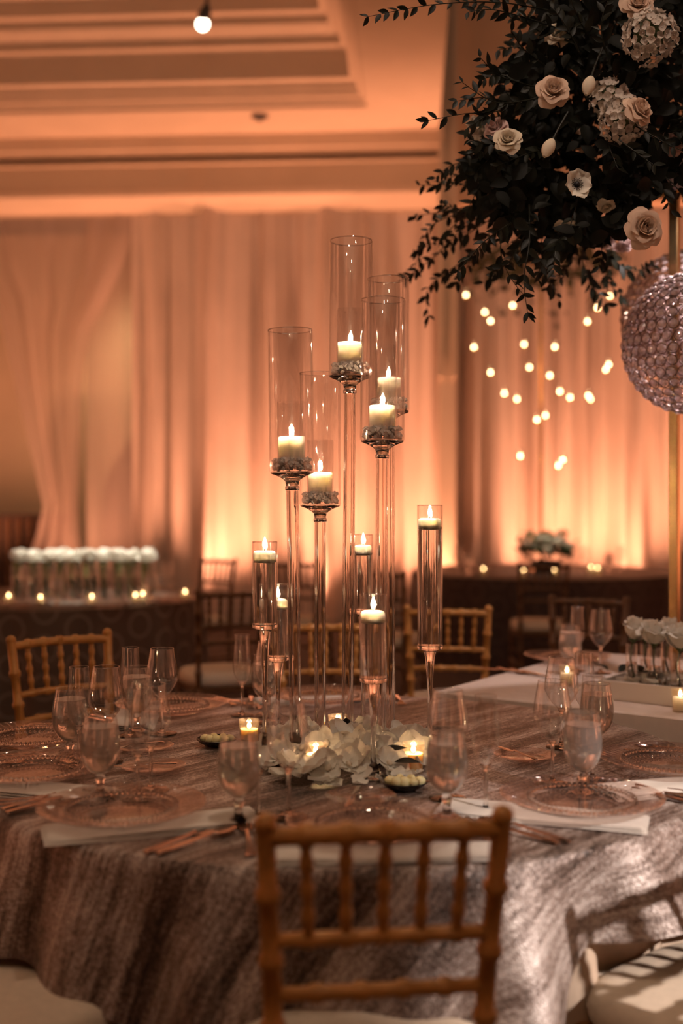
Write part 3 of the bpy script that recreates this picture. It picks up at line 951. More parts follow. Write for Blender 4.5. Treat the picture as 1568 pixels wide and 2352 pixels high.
for kind, px, d, w in (
    ('goblet', 548, 2.21, 'front water goblet left of the blossoms'),
    ('goblet', 1026, 2.24, 'front water goblet right of the blossoms'),
    ('goblet', 1338, 2.425, 'iced water goblet behind the front right charger'),
    ('goblet', 230, 2.40, 'water goblet behind the front left charger'),
    ('goblet', 160, 2.73, 'leftmost water goblet, beside the back left edge charger'),
    ('goblet', 314, 3.08, 'water goblet in front of the back left charger'),
    ('goblet', 610, 3.32, 'water goblet behind the leftmost floating candle vase'),
    ('goblet', 1370, 2.80, 'rearmost right water goblet near the white table'),
    ('wine', 1268, 2.52, 'large wine glass left of the iced goblet at right'),
    ('wine', 1289, 2.90, 'wine glass at right seen against the white table'),
    ('wine', 1028, 2.40, 'wine glass right behind the front right goblet'),
    ('wine', 662, 2.26, 'wine glass standing before the leftmost tall stand'),
    ('wine', 244, 2.734, 'wine glass beside the leftmost flute'),
    ('wine', 372, 3.067, 'wine glass before the back left charger'),
    ('wine', 346, 2.47, 'wine glass touching the flute at front left'),
    ('wine', 618, 3.22, 'wine glass half hidden behind the leftmost floating vases'),
    ('flute', 1115, 2.296, 'flute at right beside the front right goblet'),
    ('flute', 592, 2.24, 'flute right beside the front left goblet'),
    ('flute', 316, 2.39, 'flute at front left beside a wine glass'),
    ('flute', 181, 2.687, 'leftmost champagne flute, behind a goblet'),
    ('flute', 299, 3.04, 'flute behind the left glasses, before the back left charger'),
    ('flute', 556, 3.33, 'lone flute left of the leftmost floating candle vase'),
    ('flute', 1341, 2.946, 'flute at right standing before the white table'),
    ('flute', 1360, 2.56, 'flute just behind the iced goblet at right')):
    drink(kind, px, d, ('clear ' if kind != 'goblet' else 'stemmed ') + w)

# ---------------------------------------------------------------- candles
def flame_mesh(h=.028, mat='flame'):
    return MB().lathe([(0, 0), (.0036, h * .12), (.0058, h * .30), (.0053, h * .5), (.0030, h * .75), (.0011, h * .93), (0, h)], 10).mesh('flame', mat)
def candle_light(parent, z, power=0.35):
    ld = bpy.data.lights.new('candle_light', 'POINT'); ld.energy = power; ld.color = (1.0, 0.66, 0.40); ld.shadow_soft_size = .006
    o_ = bpy.data.objects.new('candle_light', ld); COL.objects.link(o_); o_.parent = parent; o_.location = (0, 0, z)
def rim_mesh(r_, q):
    return MB().tube([(r_ * math.cos(2 * PI * k / 48), r_ * math.sin(2 * PI * k / 48), 0) for k in range(49)], q, 6, False).mesh('rim', 'rim_glass')
CHF = .34            # chimney height above the cup flange
def stand(px, d, flange_y, top_px, label, clabel, glabel, power=4.5):
    """tall acrylic candle stand: base, stem, collar, cup of crystals, hurricane chimney"""
    X = (px - CXP) / F * d
    zf = H - (flange_y - HOR) / F * d - TZ
    lean = math.atan(((top_px - px) / F * d) / (zf + CHF))
    g = 'tall acrylic candle stands'
    t_ = thing('candle_stand', label, 'candle stand', (X, d, TZ + .004), (0, lean, 0), g)
    put('base', cached('sbase', lambda: MB().lathe([(0, 0), (.055, 0), (.058, .004), (.055, .010), (.022, .016), (.016, .024), (0, .024)], 36).mesh('base', 'acrylic')), t_)
    zc = zf - .042
    put('stem', MB().lathe([(.0100, .0245), (.0148, .0245), (.0148, zc - .0005), (.0100, zc - .0005)], 36, close=True).mesh('stem', 'acrylic', True), t_)
    put('collar', cached('scollar', lambda: MB().lathe([(0, 0), (.0165, 0), (.0172, .0015), (.0172, .0085), (.0165, .010), (0, .010)], 24).mesh('collar', 'chrome')), t_, (0, 0, zc))
    put('cup', cached('scup', lambda: MB().lathe([(0, .0105), (.0150, .0105), (.0160, .016), (.0170, .022), (.0240, .028), (.0340, .034), (.0500, .040), (.0525, .042), (.0525, .045), (.0490, .045), (0, .043)], 36).mesh('cup', 'acrylic')), t_, (0, 0, zc))
    def gravel():
        rnd = random.Random(3); b_ = MB()
        for _ in range(230):
            a = rnd.random() * 6.283; r_ = .0485 * math.sqrt(rnd.uniform(.42, 1)); s_ = rnd.uniform(.0035, .0058)
            M = Matrix.Translation((r_ * math.cos(a) * .96, r_ * math.sin(a) * .96, .006 + rnd.random() * .024)) @ Euler((rnd.random() * 6, rnd.random() * 6, 0)).to_matrix().to_4x4()
            c_ = MB().box((0, 0, 0), (s_ * 1.6, s_ * 1.3, s_ * 1.5)); b_.append(c_, M)
        return b_.mesh('crystal_gravel', 'crystal_gravel', False)
    o_ = put('crystal_gravel', cached('gravel', gravel), t_, (0, 0, zf + .003)); o_['kind'] = 'stuff'
    put('chimney', cached('chim', lambda: MB().lathe([(.0520, 0), (.0545, 0), (.0545, CHF), (.0540, CHF + .0010), (.0525, CHF + .0010), (.0520, CHF)], 56, close=True).mesh('chimney', 'glass')), t_, (0, 0, zf + .0035))
    put('rim', cached('chrim', lambda: rim_mesh(.0533, .0016)), t_, (0, 0, zf + .0035 + CHF + .002))
    # inner glass and candle are things of their own
    up = Matrix.Rotation(lean, 3, 'Y') @ Vector((0, 0, 1))
    base = Vector((X, d, TZ + .004)) + up * (zf + .0055)
    v = put('candle_glass', cached('cglass', lambda: MB().lathe([(.0, 0), (.0345, 0), (.0350, .004), (.0350, .165), (.0346, .1662), (.0332, .1662), (.0330, .165), (.0330, .006), (0, .006)], 44).mesh('candle_glass', 'glass')), None, base, (0, lean, 0))
    tag(v, glabel, 'candle glass', 'inner candle glasses')
    c_ = thing('pillar_candle', clabel, 'candle', base + up * .0065, (0, lean, 0), 'pillar candles')
    put('wax', cached('pwax', lambda: MB().lathe([(0, 0), (.0315, 0), (.0322, .003), (.0322, .072), (.0312, .0755), (.028, .0735), (0, .0715)], 36).mesh('wax', 'wax')), c_)
    put('wick', cached('wick', lambda: MB().tube([(0, 0, 0), (.001, 0, .006), (.002, 0, .011)], .0011, 6).mesh('wick', 'wick')), c_, (0, 0, .0715))
    put('flame', cached('flame', flame_mesh), c_, (.001, 0, .079))
    candle_light(c_, .095, power)
stand(797, 2.87, 870, 806, 'tallest acrylic candle stand, in the middle of the group', 'white pillar candle on the tallest stand', 'inner glass cylinder on the tallest stand')
stand(895, 2.94, 950, 891, 'second tallest candle stand, rear right of the group', 'white pillar candle on the rear right stand', 'inner glass cylinder on the rear right stand')
stand(872, 2.76, 1018, 880, 'candle stand front right, overlapping the rear right one', 'white pillar candle on the front right stand', 'inner glass cylinder on the front right stand')
stand(680, 2.74, 1090, 666, 'leftmost tall acrylic candle stand', 'white pillar candle on the leftmost tall stand', 'inner glass cylinder on the leftmost tall stand')
stand(735, 2.96, 1165, 735, 'shortest of the five tall candle stands', 'white pillar candle on the shortest tall stand', 'inner glass cylinder on the shortest tall stand')

def floater(px, d, wpx, rim_y, wax_y, bot_y, label, clabel, flames=1):
    X = (px - CXP) / F * d
    r_ = wpx / F * d / 2
    zr = H - (rim_y - HOR) / F * d - TZ
    zb = H - (bot_y - HOR) / F * d - TZ
    zw = H - (wax_y - HOR) / F * d - TZ            # top edge of the wax
    t_ = thing('floating_candle_vase', label, 'vase', (X, d, TZ + .004), (0, 0, 0), 'stemmed glass vases with floating candles')
    put('foot', MB().lathe(smooth([(0, 0), (.036, 0), (.037, .003), (.02, .010), (.008, .035), (.0055, zb * .35), (.0065, zb * .6), (.011, zb - .03), (.0165, zb - .004), (.0165, zb - .001), (0, zb - .001)], 3), 28).mesh('foot', 'acrylic'), t_)
    put('vessel_base', MB().lathe([(0, zb), (r_ * .93, zb), (r_, zb + .003), (r_, zb + .009), (r_ - .001, zb + .010), (0, zb + .010)], 40).mesh('vessel_base', 'acrylic'), t_)
    put('cylinder', MB().lathe([(r_ - .0018, zb + .0105), (r_, zb + .0105), (r_, zr), (r_ - .0005, zr + .0008), (r_ - .0014, zr + .0008), (r_ - .0018, zr)], 48, close=True).mesh('cylinder', 'glass'), t_)
    put('rim', rim_mesh(r_ - .0009, .0013), t_, (0, 0, zr + .0018))
    put('water', MB().lathe([(0, zb + .0108), (r_ - .0022, zb + .0108), (r_ - .0022, zw - .020), (0, zw - .020)], 40).mesh('water', 'water'), t_)
    c_ = thing('floating_candle', clabel, 'candle', (X - .001, d, TZ + .004 + zw - .028), (0, 0, 0), 'floating candles')
    q = r_ - .003
    put('wax', MB().lathe(smooth([(0, 0), (q * .7, .001), (q * .95, .008), (q, .017), (q * .95, .025), (q * .75, .029), (q * .3, .0285), (0, .027)], 3), 36).mesh('wax', 'wax'), c_)
    put('wick', cached('wick', None), c_, (0, 0, .027))
    put('flame', cached('flame_tall', lambda: flame_mesh(.030)), c_, (.001, 0, .033))
    candle_light(c_, .050, 2.4)
floater(608, 2.72, 58, 1250, 1270, 1447, 'stemmed floating candle vase at the left of the group', 'floating white candle in the left stemmed vase')
floater(638, 3.02, 52, 1347, 1380, 1520, 'stemmed floating candle vase behind the leftmost tall stand', 'floating white candle behind the leftmost tall stand')
floater(834, 3.10, 45, 1233, 1256, 1412, 'slim floating candle vase between the tall stems', 'floating white candle between the tall stems')
floater(857, 2.58, 63, 1372, 1408, 1570, 'lowest floating candle vase, in front of the tall stems', 'floating white candle in the lowest front vase')
floater(987, 2.85, 59, 1166, 1195, 1495, 'tallest floating candle vase, standing alone at the right', 'floating white candle in the vase alone at right')

def votive(px, d, label, clabel, z=TZ + .004, mat='amber_wax', power=1.8, scale=1.0, group='votive candles', fl='flame'):
    X = (px - CXP) / F * d
    v = put('votive_cup', cached('vcup', lambda: MB().lathe(smooth([(0, 0), (.022, 0), (.0235, .003), (.0265, .062), (.0262, .0635)], 2) + [(.0248, .0635), (.0222, .006), (0, .005)], 36).mesh('votive_cup', 'votive_glass')), None, (X, d, z), (0, 0, 0), scale)
    tag(v, label, 'votive', group)
    c_ = thing('votive_candle', clabel, 'candle', (X, d, z + .0055 * scale), (0, 0, 0), group, scale)
    put('wax', cached('vwax' + mat, lambda: MB().lathe([(0, 0), (.0212, 0), (.0232, .036), (.0225, .0375), (0, .035)], 28).mesh('wax', mat)), c_)
    put('flame', cached('vflame' + fl, lambda: flame_mesh(.020, fl)), c_, (0, 0, .038))
    if power: candle_light(c_, .048, power)
votive(725, 2.63, 'amber votive cup among the blossoms, front left', 'lit candle in the front left amber votive cup')
votive(949, 2.64, 'amber votive cup at the right end of the blossoms', 'lit candle in the amber votive cup at right')
votive(776, 2.98, 'votive cup behind the blossoms between the stems', 'lit candle in the votive cup behind the blossoms')
votive(572, 2.92, 'votive cup at the left, seen through the front flute', 'lit candle in the votive cup at the left')

# ---------------------------------------------------------------- flowers: petals, leaves
def petal_mesh(name, mat, L, W, cup=.25, curl=.15, ruffle=.04, seed=0, nu=6, nv=7, point=0.0):
    """a petal from the origin along +y, facing +z"""
    rnd = random.Random(seed); ph = rnd.random() * 6
    def fn(s_, t_):
        s_ = 2 * s_ - 1
        w = W * (math.sin(PI * min(1, .12 + .80 * t_)) ** .7) * (1 - point * t_ ** 3)
        y = L * t_ * (1 - .10 * s_ * s_ * t_)
        z = cup * W * s_ * s_ * .9 + L * (cup * .5 * t_ * (1 - t_) * -1 + curl * t_ ** 3) + ruffle * L * math.sin(5 * s_ + ph) * t_ ** 2
        return (w * s_, y, z)
    return MB().grid(fn, nu, nv), name, mat
def petal(name, mat, *a, **k):
    b_, n_, m_ = petal_mesh(name, mat, *a, **k)
    return b_.mesh(n_, m_)
def leaf_mb(L, W, fold=.25, droop=.15):
    def fn(s_, t_):
        s_ = 2 * s_ - 1
        w = W * math.sin(PI * t_ ** .8) if 0 < t_ < 1 else 0
        return (w * s_, L * t_, fold * w * abs(s_) - droop * L * t_ * t_)
    return MB().grid(fn, 2, 6)

# the blossom heap round the candle stands
def heap_meshes():
    return [petal('petal', 'white_petal', .042, .022, .35, .10, .05, s) for s in range(3)], \
           [petal('petal', 'white_petal', .036, .013, .25, .2, .03, 9 + s) for s in range(2)], \
           MB().ball((0, .004, .004), .006, 8, 5, (1, 1.3, .8)).mesh('lip', 'cream_petal')
wide, narrow, lip = heap_meshes()
rnd = random.Random(21)
spots = []
for k in range(400):
    if len(spots) >= 34: break
    a = rnd.random() * 6.283; q = .21 * math.sqrt(rnd.random())
    x, y = .012 + q * math.cos(a) * 1.0, 2.735 + q * math.sin(a) * .95
    ok = all((x - sx) ** 2 + (y - sy) ** 2 > .040 ** 2 for sx, sy in spots)
    for px, d in ((725, 2.63), (949, 2.64), (776, 2.98)):
        if (x - (px - CXP) / F * d) ** 2 + (y - d) ** 2 < .05 ** 2: ok = False
    for px, d in ((797, 2.87), (895, 2.94), (872, 2.76), (680, 2.74), (735, 2.96), (857, 2.58)):
        if (x - (px - CXP) / F * d) ** 2 + (y - d) ** 2 < .026 ** 2: ok = False
    if ok: spots.append((x, y))
for i, (x, y) in enumerate(spots):
    tilt = rnd.uniform(.15, .9)
    h = TZ + .022 + .03 * max(0, 1 - math.hypot(x, y - 2.76) / .2) + rnd.random() * .012
    aim = Vector((rnd.uniform(-.6, .6), rnd.uniform(-1.2, .1), 1.0)).normalized()
    t = thing('orchid_blossom', 'white blossom with five rounded petals in the heap around the stands', 'flower', (x, y, h), aim.to_track_quat('Z', 'Y').to_euler(), 'white blossoms heaped around the candle stands', rnd.uniform(1.15, 1.5))
    r0 = rnd.random() * 6
    for k in range(5):
        put('petal', wide[(k + i) % 3] if k % 5 in (1, 4, 0) else narrow[k % 2], t, (0, 0, 0), (.25, 0, r0 + k * 2 * PI / 5))
    put('lip', lip, t)
for i in range(38):
    a = rnd.random() * 6.283; q = .20 + .055 * rnd.random()
    x, y = .012 + q * math.cos(a), 2.735 + q * math.sin(a)
    o = put('loose_petal', wide[i % 3], None, (x, y, TZ + .010 + .012 * rnd.random()), (rnd.uniform(-.4, .5), rnd.uniform(-.4, .4), rnd.random() * 6), rnd.uniform(.9, 1.25))
    tag(o, 'loose white petal lying at the rim of the blossom heap', 'petal', 'loose petals at the rim of the heap')
lf = leaf_mb(.05, .011).mesh('leaf', 'leaf')
for px, fy, zz, rz, w in ((775, 1735, .055, -80, 'above the front left votive'), (850, 1768, .05, 20, 'left of a pair above the blossoms'), (878, 1775, .05, -70, 'long, right of a pair above the blossoms'), (905, 1785, .035, -110, 'pointing to the butter dish'), (665, 1668, .02, 30, 'behind the leftmost stem'), (672, 1672, .02, -30, 'lying behind the leftmost stem base'), (972, 1690, .012, -60, 'at the far right of the blossoms'), (1005, 1700, .01, 60, 'on the cloth right of the blossoms'), (634, 1745, .03, 150, 'left of the blossoms')):
    p = on_table(px, fy)
    o = put('green_leaf', lf, None, (p.x, p.y, p.z + zz), (.2, .3, R(rz)), 1.25)
    tag(o, 'dark green leaf ' + w, 'leaf', 'loose leaves on the blossom heap')

# ---------------------------------------------------------------- white rectangular table
WO, E1, E2 = Vector((.31, 3.75, 0)), Vector((.815, -.58, 0)).normalized(), Vector((.58, .815, 0)).normalized()
WA = math.atan2(E1.y, E1.x)
def wt(a, n_, z=TZ + .006): 
    q = WO + E1 * a + E2 * n_
    return Vector((q.x, q.y, z))
WL, WW = 2.7, 1.22
t = thing('rectangular_table', 'long rectangular table under a plain pale cloth, right of the round table', 'table', (WO.x, WO.y, 0), (0, 0, WA))
put('cloth_top', MB().box((WL / 2, WW / 2, TZ - .01), (WL, WW, .03), 0, .008).mesh('cloth_top', 'white_cloth'), t)
def wskirt(s_, k):
    per = 2 * (WL + WW); q = s_ * per
    if q < WL: x, y, nx, ny = q, 0, 0, -1
    elif q < WL + WW: x, y, nx, ny = WL, q - WL, 1, 0
    elif q < 2 * WL + WW: x, y, nx, ny = WL - (q - WL - WW), WW, 0, 1
    else: x, y, nx, ny = 0, WW - (q - 2 * WL - WW), -1, 0
    o_ = .002 + (.012 * math.sin(19 * q) + .008 * math.sin(31 * q + 1)) * k + .01 * k
    o_ = max(o_, -.01)
    return (x + nx * o_, y + ny * o_, (TZ - .002) * (1 - k) + .003)
put('cloth_skirt', MB().grid(wskirt, 520, 6).mesh('cloth_skirt', 'white_cloth'), t)
# settings on the white table
p = wt(.34, .80)
q = Vector(((1302 - CXP) / F * 4.42, 4.42, TZ + .008))
charger(q.x, q.y, 'glass charger plate on the white table behind the wine glasses', TZ + .008)
for kind, px, d, w in (('goblet', 1309, 4.10, 'stemmed water goblet on the white table'), ('wine', 1379, 4.13, 'clear wine glass on the white table'), ('flute', 1325, 4.18, 'clear champagne flute on the white table')):
    drink(kind, px, d, w, TZ + .006)
for i, (px, py) in enumerate(((1165, 1548), (1190, 1550), (1215, 1553))):
    d = (H - TZ) * F / (py - HOR)
    cutlery('fork' if i else 'knife', ((px - CXP) / F * d, d), WA + R(80 - 6 * i), ('knife at the left end of the white table', 'fork on the white table beside the knife', 'fork on the white table nearest its charger')[i], 'cutlery on the white table', TZ + .008)
# planter box
BX0, BX1, BN0, BN1 = .50, 2.3, .17, .47
t = thing('planter_box', 'long low white planter box on the white table', 'planter', wt(BX0, BN0), (0, 0, WA))
bl, bw = BX1 - BX0, BN1 - BN0
put('bottom_board', MB().box((bl / 2, bw / 2, .004), (bl, bw, .006)).mesh('bottom_board', 'box_paint', False), t)
for nm, c_, d_ in (('side_board', (bl / 2, .005, .032), (bl, .01, .056)), ('side_board', (bl / 2, bw - .005, .032), (bl, .01, .056)), ('end_board', (.005, bw / 2, .032), (.01, bw - .02, .056)), ('end_board', (bl - .005, bw / 2, .032), (.01, bw - .02, .056))):
    put(nm, MB().box(c_, d_, 0, .0015).mesh(nm, 'box_paint', False), t)
rnd = random.Random(5)
for i in range(70):
    pp = wt(BX0 + .04 + rnd.random() * .85, BN0 + .04 + rnd.random() * (BN1 - BN0 - .08), TZ + .045 + rnd.random() * .02)
    o = put('planter_petal', wide[i % 3], None, pp, (rnd.uniform(-.5, .6), rnd.uniform(-.5, .5), rnd.random() * 6), rnd.uniform(.9, 1.3))
    tag(o, 'white petal strewn inside the planter box', 'petal', 'white petals filling the planter box')

# roses
def rose_meshes(mat):
    out = []
    for li, (n_, a, h, hw, lipw, ro) in enumerate(((3, .0055, .037, 1.75, .000, 0), (3, .0105, .041, 1.5, .001, .9), (4, .0165, .043, 1.15, .003, .2), (4, .0225, .042, 1.1, .007, .7), (5, .029, .037, .95, .013, .1), (5, .0345, .029, .86, .019, .6), (5, .038, .019, .80, .023, .25))):
        def fn(s_, t_):
            s_ = 2 * s_ - 1
            tt = t_ * (1 - (.10 + .10 * abs(s_)) * s_ * s_)
            r_ = .003 + a * (.25 * tt + .75 * math.sin(min(1, tt * 2.0) * PI / 2)) + lipw * tt ** 5
            z = h * tt - lipw * .8 * tt ** 6 + .0022 * math.sin(6 * s_ + 2.1 * li) * tt ** 2
            w = hw * s_ * (1 - .10 * tt)
            rr = r_ * (1 + .05 * s_ * s_ + .05 * math.sin(4.5 * s_ + 1.7 * li) * tt ** 3)
            return (rr * math.cos(w), rr * math.sin(w), z)
        out.append((n_, ro, MB().grid(fn, 8, 7).mesh('petal', mat)))
    core = MB().lathe([(0, 0), (.004, .004), (.005, .016), (.004, .027), (.001, .029), (0, .028)], 10).mesh('rose', mat)
    return core, out
def rose(parent, pos, aim, mat, size=1.0, label=None, open_=7):
    core, layers = cached('rose' + mat, lambda: rose_meshes(mat))
    aim = Vector(aim).normalized()
    o_ = put('rose', core, parent, pos, aim.to_track_quat('Z', 'Y').to_euler(), size)
    if label: o_['label'] = label
    sp = random.random() * 6
    for n_, ro, me in layers[:open_]:
        for k in range(n_):
            put('petal', me, o_, (0, 0, 0), (random.uniform(-.13, .13), random.uniform(-.13, .13), sp + ro + 2 * PI * k / n_), (1 + random.uniform(-.09, .09)))
    return o_
# bud vases with white roses in the planter box
vase_me = {}
def bud_vase(pp, r_, h, label, flabel, lean=(0, 0), group='cylinder bud vases in the planter box', size=.95, far=False):
    key = ('bv', round(r_, 3), round(h, 2))
    t_ = thing('bud_vase', label, 'vase', pp, (0, 0, 0), group)
    a = cached(key, lambda: (MB().lathe([(0, 0), (r_ - .001, 0), (r_, .002), (r_, h), (r_ - .0004, h + .0008), (r_ - .0012, h + .0008), (r_ - .0016, h), (r_ - .0016, .008), (0, .008)], 32 if not far else 16).mesh('cylinder', 'glass'),
                           MB().lathe([(0, .0085), (r_ - .002, .0085), (r_ - .002, h * .62), (0, h * .62)], 28 if not far else 14).mesh('water', 'water')))
    put('cylinder', a[0], t_); put('water', a[1], t_)
    head = Vector((lean[0], lean[1], h + .012))
    f_ = thing('white_rose', flabel, 'rose', pp, (0, 0, 0), group.replace('cylinder bud vases', 'white roses').replace('glass vases', 'white blooms'))
    put('stem', MB().tube([(-lean[0] * .6, -lean[1] * .5, .010), (.006, .003, h * .35), (-.004, 0, h * .7), head], [.0026, .0028, .0026, .004] if not far else [.008, .010, .012, .02], 7).mesh('stem', 'green_stem' if not far else 'fresh_stem'), f_)
    return f_, head
rose_spots = ((1450, 3.66, .0185, 'leftmost bud vase in the planter box'), (1503, 3.58, .025, 'second bud vase from the left in the planter box'), (1530, 3.72, .0185, 'third bud vase from the left, set back in the planter'), (1556, 3.52, .024, 'bud vase at the right picture edge in the planter'), (1482, 3.78, .0185, 'bud vase at the back of the planter between two roses'))
for i, (px, d, r_, w) in enumerate(rose_spots):
    pp = Vector(((px - CXP) / F * d, d, TZ + .017))
    f_, hd = bud_vase(pp, r_, .155 - .004 * i, 'clear ' + w, 'full white rose in the ' + w, ((.004, -.006), (-.004, -.008), (.01, .0), (.006, -.004), (0, 0))[i])
    core, layers = cached('rosewhite_petal', lambda: rose_meshes('white_petal'))
    ro_ = rose(f_, hd, (random.uniform(-.25, .25), -.2, 1), 'white_petal', (1.0, 1.08, .95, 1.15, .95)[i], None, 5)
    ro_.scale = (ro_.scale[0] * 1.12, ro_.scale[0] * 1.12, ro_.scale[0] * 1.75)
    put('sepal', cached('sepal', lambda: MB().lathe([(0, -.006), (.006, -.005), (.015, .004), (.016, .007), (.008, .002), (0, 0)], 10).mesh('sepal', 'green_stem')), f_, hd)
big = leaf_mb(.075, .022, .3, .3).mesh('leaf', 'leaf')
for i, (px, d, rz, w) in enumerate(((1395, 4.0, 40, 'leaning at the left end'), (1420, 3.95, -60, 'lying left of the vases'), (1470, 3.72, 10, 'behind the leftmost vase'), (1515, 3.62, 100, 'between the middle vases'))):
    o = put('rose_leaf', big, None, ((px - CXP) / F * d, d, TZ + .07 if i > 1 else TZ + .035), (.5, .2, R(rz)), 1.1)
    tag(o, 'dark leaf on the white table flowers, ' + w, 'leaf')
votive(1562, 3.38, 'clear votive glass in front of the planter box', 'white candle in the votive before the planter box', TZ + .006, 'wax', .12, 1.0)
votive(1302, 3.86, 'votive glass on the white table seen through a wine glass', 'white candle in the votive on the white table', TZ + .006, 'wax', .12)

# ---------------------------------------------------------------- gold stand, crystal balls and the great flower arrangement
P0 = Vector((1.117, 3.80, 0)); D1 = E2.copy(); D2 = E1.copy()
TOPZ = 2.52
t = thing('gold_stand', 'tall gold stand of square posts holding up the flower arrangement', 'stand', (P0.x, P0.y, TZ + .006), (0, 0, WA))
pm = MB().box((0, 0, (TOPZ - TZ) / 2), (.030, .030, TOPZ - TZ - .02), 0, .002).mesh('post', 'gold_metal', False)
for dx, dy in ((0, 0), (.36, 0), (0, .36), (.36, .36)): put('post', pm, t, (dx, dy, 0))
put('base_plate', MB().box((.18, .18, .005), (.46, .46, .008), 0, .002).mesh('base_plate', 'gold_metal', False), t)
for c_, d_ in (((.18, 0, TOPZ - TZ), (1.0, .02, .02)), ((.18, .36, TOPZ - TZ), (1.0, .02, .02)), ((0, .10, TOPZ - TZ + .02), (.02, 1.0, .02)), ((.36, .10, TOPZ - TZ + .02), (.02, 1.0, .02))):
    put('top_bar', MB().box(c_, d_, 0, .002).mesh('top_bar', 'gold_metal', False), t)

def crystal_ball(c, r_, label, whole):
    t_ = thing('crystal_ball', label, 'ornament', c, (0, 0, 0), 'hanging crystal balls')
    me = cached('bead', lambda: MB().lathe([(0, -.0065), (.0075, -.0045), (.0115, 0), (.0075, .0045), (0, .0065)], 10).mesh('crystal', 'crystal', False))
    wires = MB(); rest = MB(); bead = MB().lathe([(0, -.0065), (.0075, -.0045), (.0115, 0), (.0075, .0045), (0, .0065)], 8)
    rows = 19; items = []
    for i in range(rows):
        la = -PI / 2 + PI * (i + .5) / rows
        n_ = max(4, int(2 * PI * r_ * math.cos(la) / .0345))
        for j in range(n_):
            lo = 2 * PI * (j + .5 * (i % 2)) / n_
            items.append(Vector((math.cos(la) * math.cos(lo), math.cos(la) * math.sin(lo), math.sin(la))))
    view = (Vector((0, 0, H)) - Vector(c)).normalized()
    items.sort(key=lambda q: -(q.dot(view) - .9 * q.x))
    for k, q in enumerate(items):
        rot = q.to_track_quat('Z', 'Y')
        M = Matrix.Translation(q * r_) @ rot.to_matrix().to_4x4()
        if k < whole: put('crystal', me, t_, q * r_, rot.to_euler(), 1.1)
        else: rest.append(bead, M)
        ring = [M @ Vector((.0163 * math.cos(a * PI / 6), .0163 * math.sin(a * PI / 6), 0)) for a in range(13)]
        wires.tube(ring, .0016, 4, False)
    put('wire_frame', wires.mesh('wire_frame', 'bronze_wire'), t_)
    if rest.v:
        o_ = put('crystals', rest.mesh('crystals', 'crystal', False), t_); o_['kind'] = 'stuff'
    put('hanger', MB().tube([(0, 0, r_ - .004), (0, 0, TOPZ - c[2])], .003, 6).mesh('hanger', 'bronze_wire'), t_)
crystal_ball(((1594 - CXP) / F * 3.45, 3.45, H + (HOR - 789) / F * 3.45), 161 / F * 3.45, 'front hanging ball of clear crystal beads at the right edge', 240)
crystal_ball(((1580 - CXP) / F * 4.12, 4.12, H + (HOR - 728) / F * 4.12), 150 / F * 4.12, 'rear hanging crystal ball half hidden behind the front one', 60)

p = at(1566, 372, 3.35)
t = thing('battery_light', 'fabric-wrapped battery light with red indicator dots under the flowers', 'light', p, (.1, .35, .25))
put('wrap', MB().tube([(-.03, 0, .055), (-.02, 0, .02), (0, 0, -.03), (.03, 0, -.07)], [.03, .044, .045, .022], 12).mesh('wrap', 'lavender_fabric'), t)
put('display', MB().box((-.012, -.047, .012), (.036, .008, .012)).mesh('display', 'black_centre', False), t)
dot = MB().ball((0, 0, 0), .0022, 6, 4).mesh('indicator_dot', 'red_led')
for k in range(5): put('indicator_dot', dot, t, (-.026 + k * .007, -.052, .0125 + .001 * (k % 2)))

ORG = Vector((1.05, 3.65, TOPZ))
arr = thing('flower_arrangement', 'huge overhanging arrangement of dark foliage, roses and hydrangeas at upper right', 'flowers', ORG)
def A(px, py, d): return at(px, py, d) - ORG
def toward(px, py, d, j=.5):
    c_ = (Vector((0, 0, H)) - at(px, py, d)).normalized()
    return (c_ + Vector((random.uniform(-j, j), 0, random.uniform(-j, j)))).normalized()
random.seed(3)
for px, py, d, mat, s_, lab, aim in (
    (1270, 212, 2.98, 'peach_petal', 1.02, 'open peach rose, petals flared, left of a tulip bud', (-.1, -1, .25)),
    (1166, 325, 2.98, 'cream_petal', .86, 'round cream rose at the left side', (-.1, -1, .35)),
    (1140, 298, 3.05, 'pink_petal', .80, 'pinkish rose behind the cream rose', (-.5, -1, .5)),
    (1476, 527, 2.98, 'peach_petal', 1.18, 'large peach rose at the bottom right', (.15, -1, .0)),
    (1463, 12, 3.05, 'peach_petal', 1.0, 'peach rose at the top edge', (0, -1, .3)),
    (1462, 258, 2.95, 'peach_petal', 1.0, 'peach rose overlapping the lower hydrangea', (.6, -1, .5)),
    (1282, 84, 3.15, 'cream_petal', .95, 'cream rose behind a dark leaf near the top', (-.3, -1, .4)),
    (1218, 508, 3.25, 'peach_petal', .80, 'peach bloom hanging at the lower left', (.3, -.6, -1)),
    (1298, 520, 3.22, 'cream_petal', .80, 'cream bloom facing down, lower middle', (.0, -.4, -1)),
    (1385, 548, 3.55, 'pink_petal', .95, 'blurred pink bloom at the bottom', (.1, -.3, -1)),
    (1432, 556, 3.65, 'pink_petal', .9, 'blurred pink bloom beside the large peach rose', (.2, -.3, -1)),
    (1390, 470, 3.12, 'cream_petal', .6, 'small cream bud right of the anemone', (.0, -.4, -1)),
    (1340, 322, 3.25, 'peach_petal', .8, 'dim peach bloom behind the lower tulip bud', (.2, -1, -.3)),
    (1545, 330, 3.15, 'pink_petal', .85, 'pinkish bloom above the battery light', (.2, -1, .2)),
    (1108, 392, 3.3, 'cream_petal', .6, 'small cream bud at the far left', (-.6, -1, -.2)),
    (1350, 515, 3.4, 'cream_petal', .7, 'pale bloom above the blurred pink ones', (.1, -.6, -.6))):
    rose(arr, A(px, py, d), aim, mat, s_ * .74, lab)
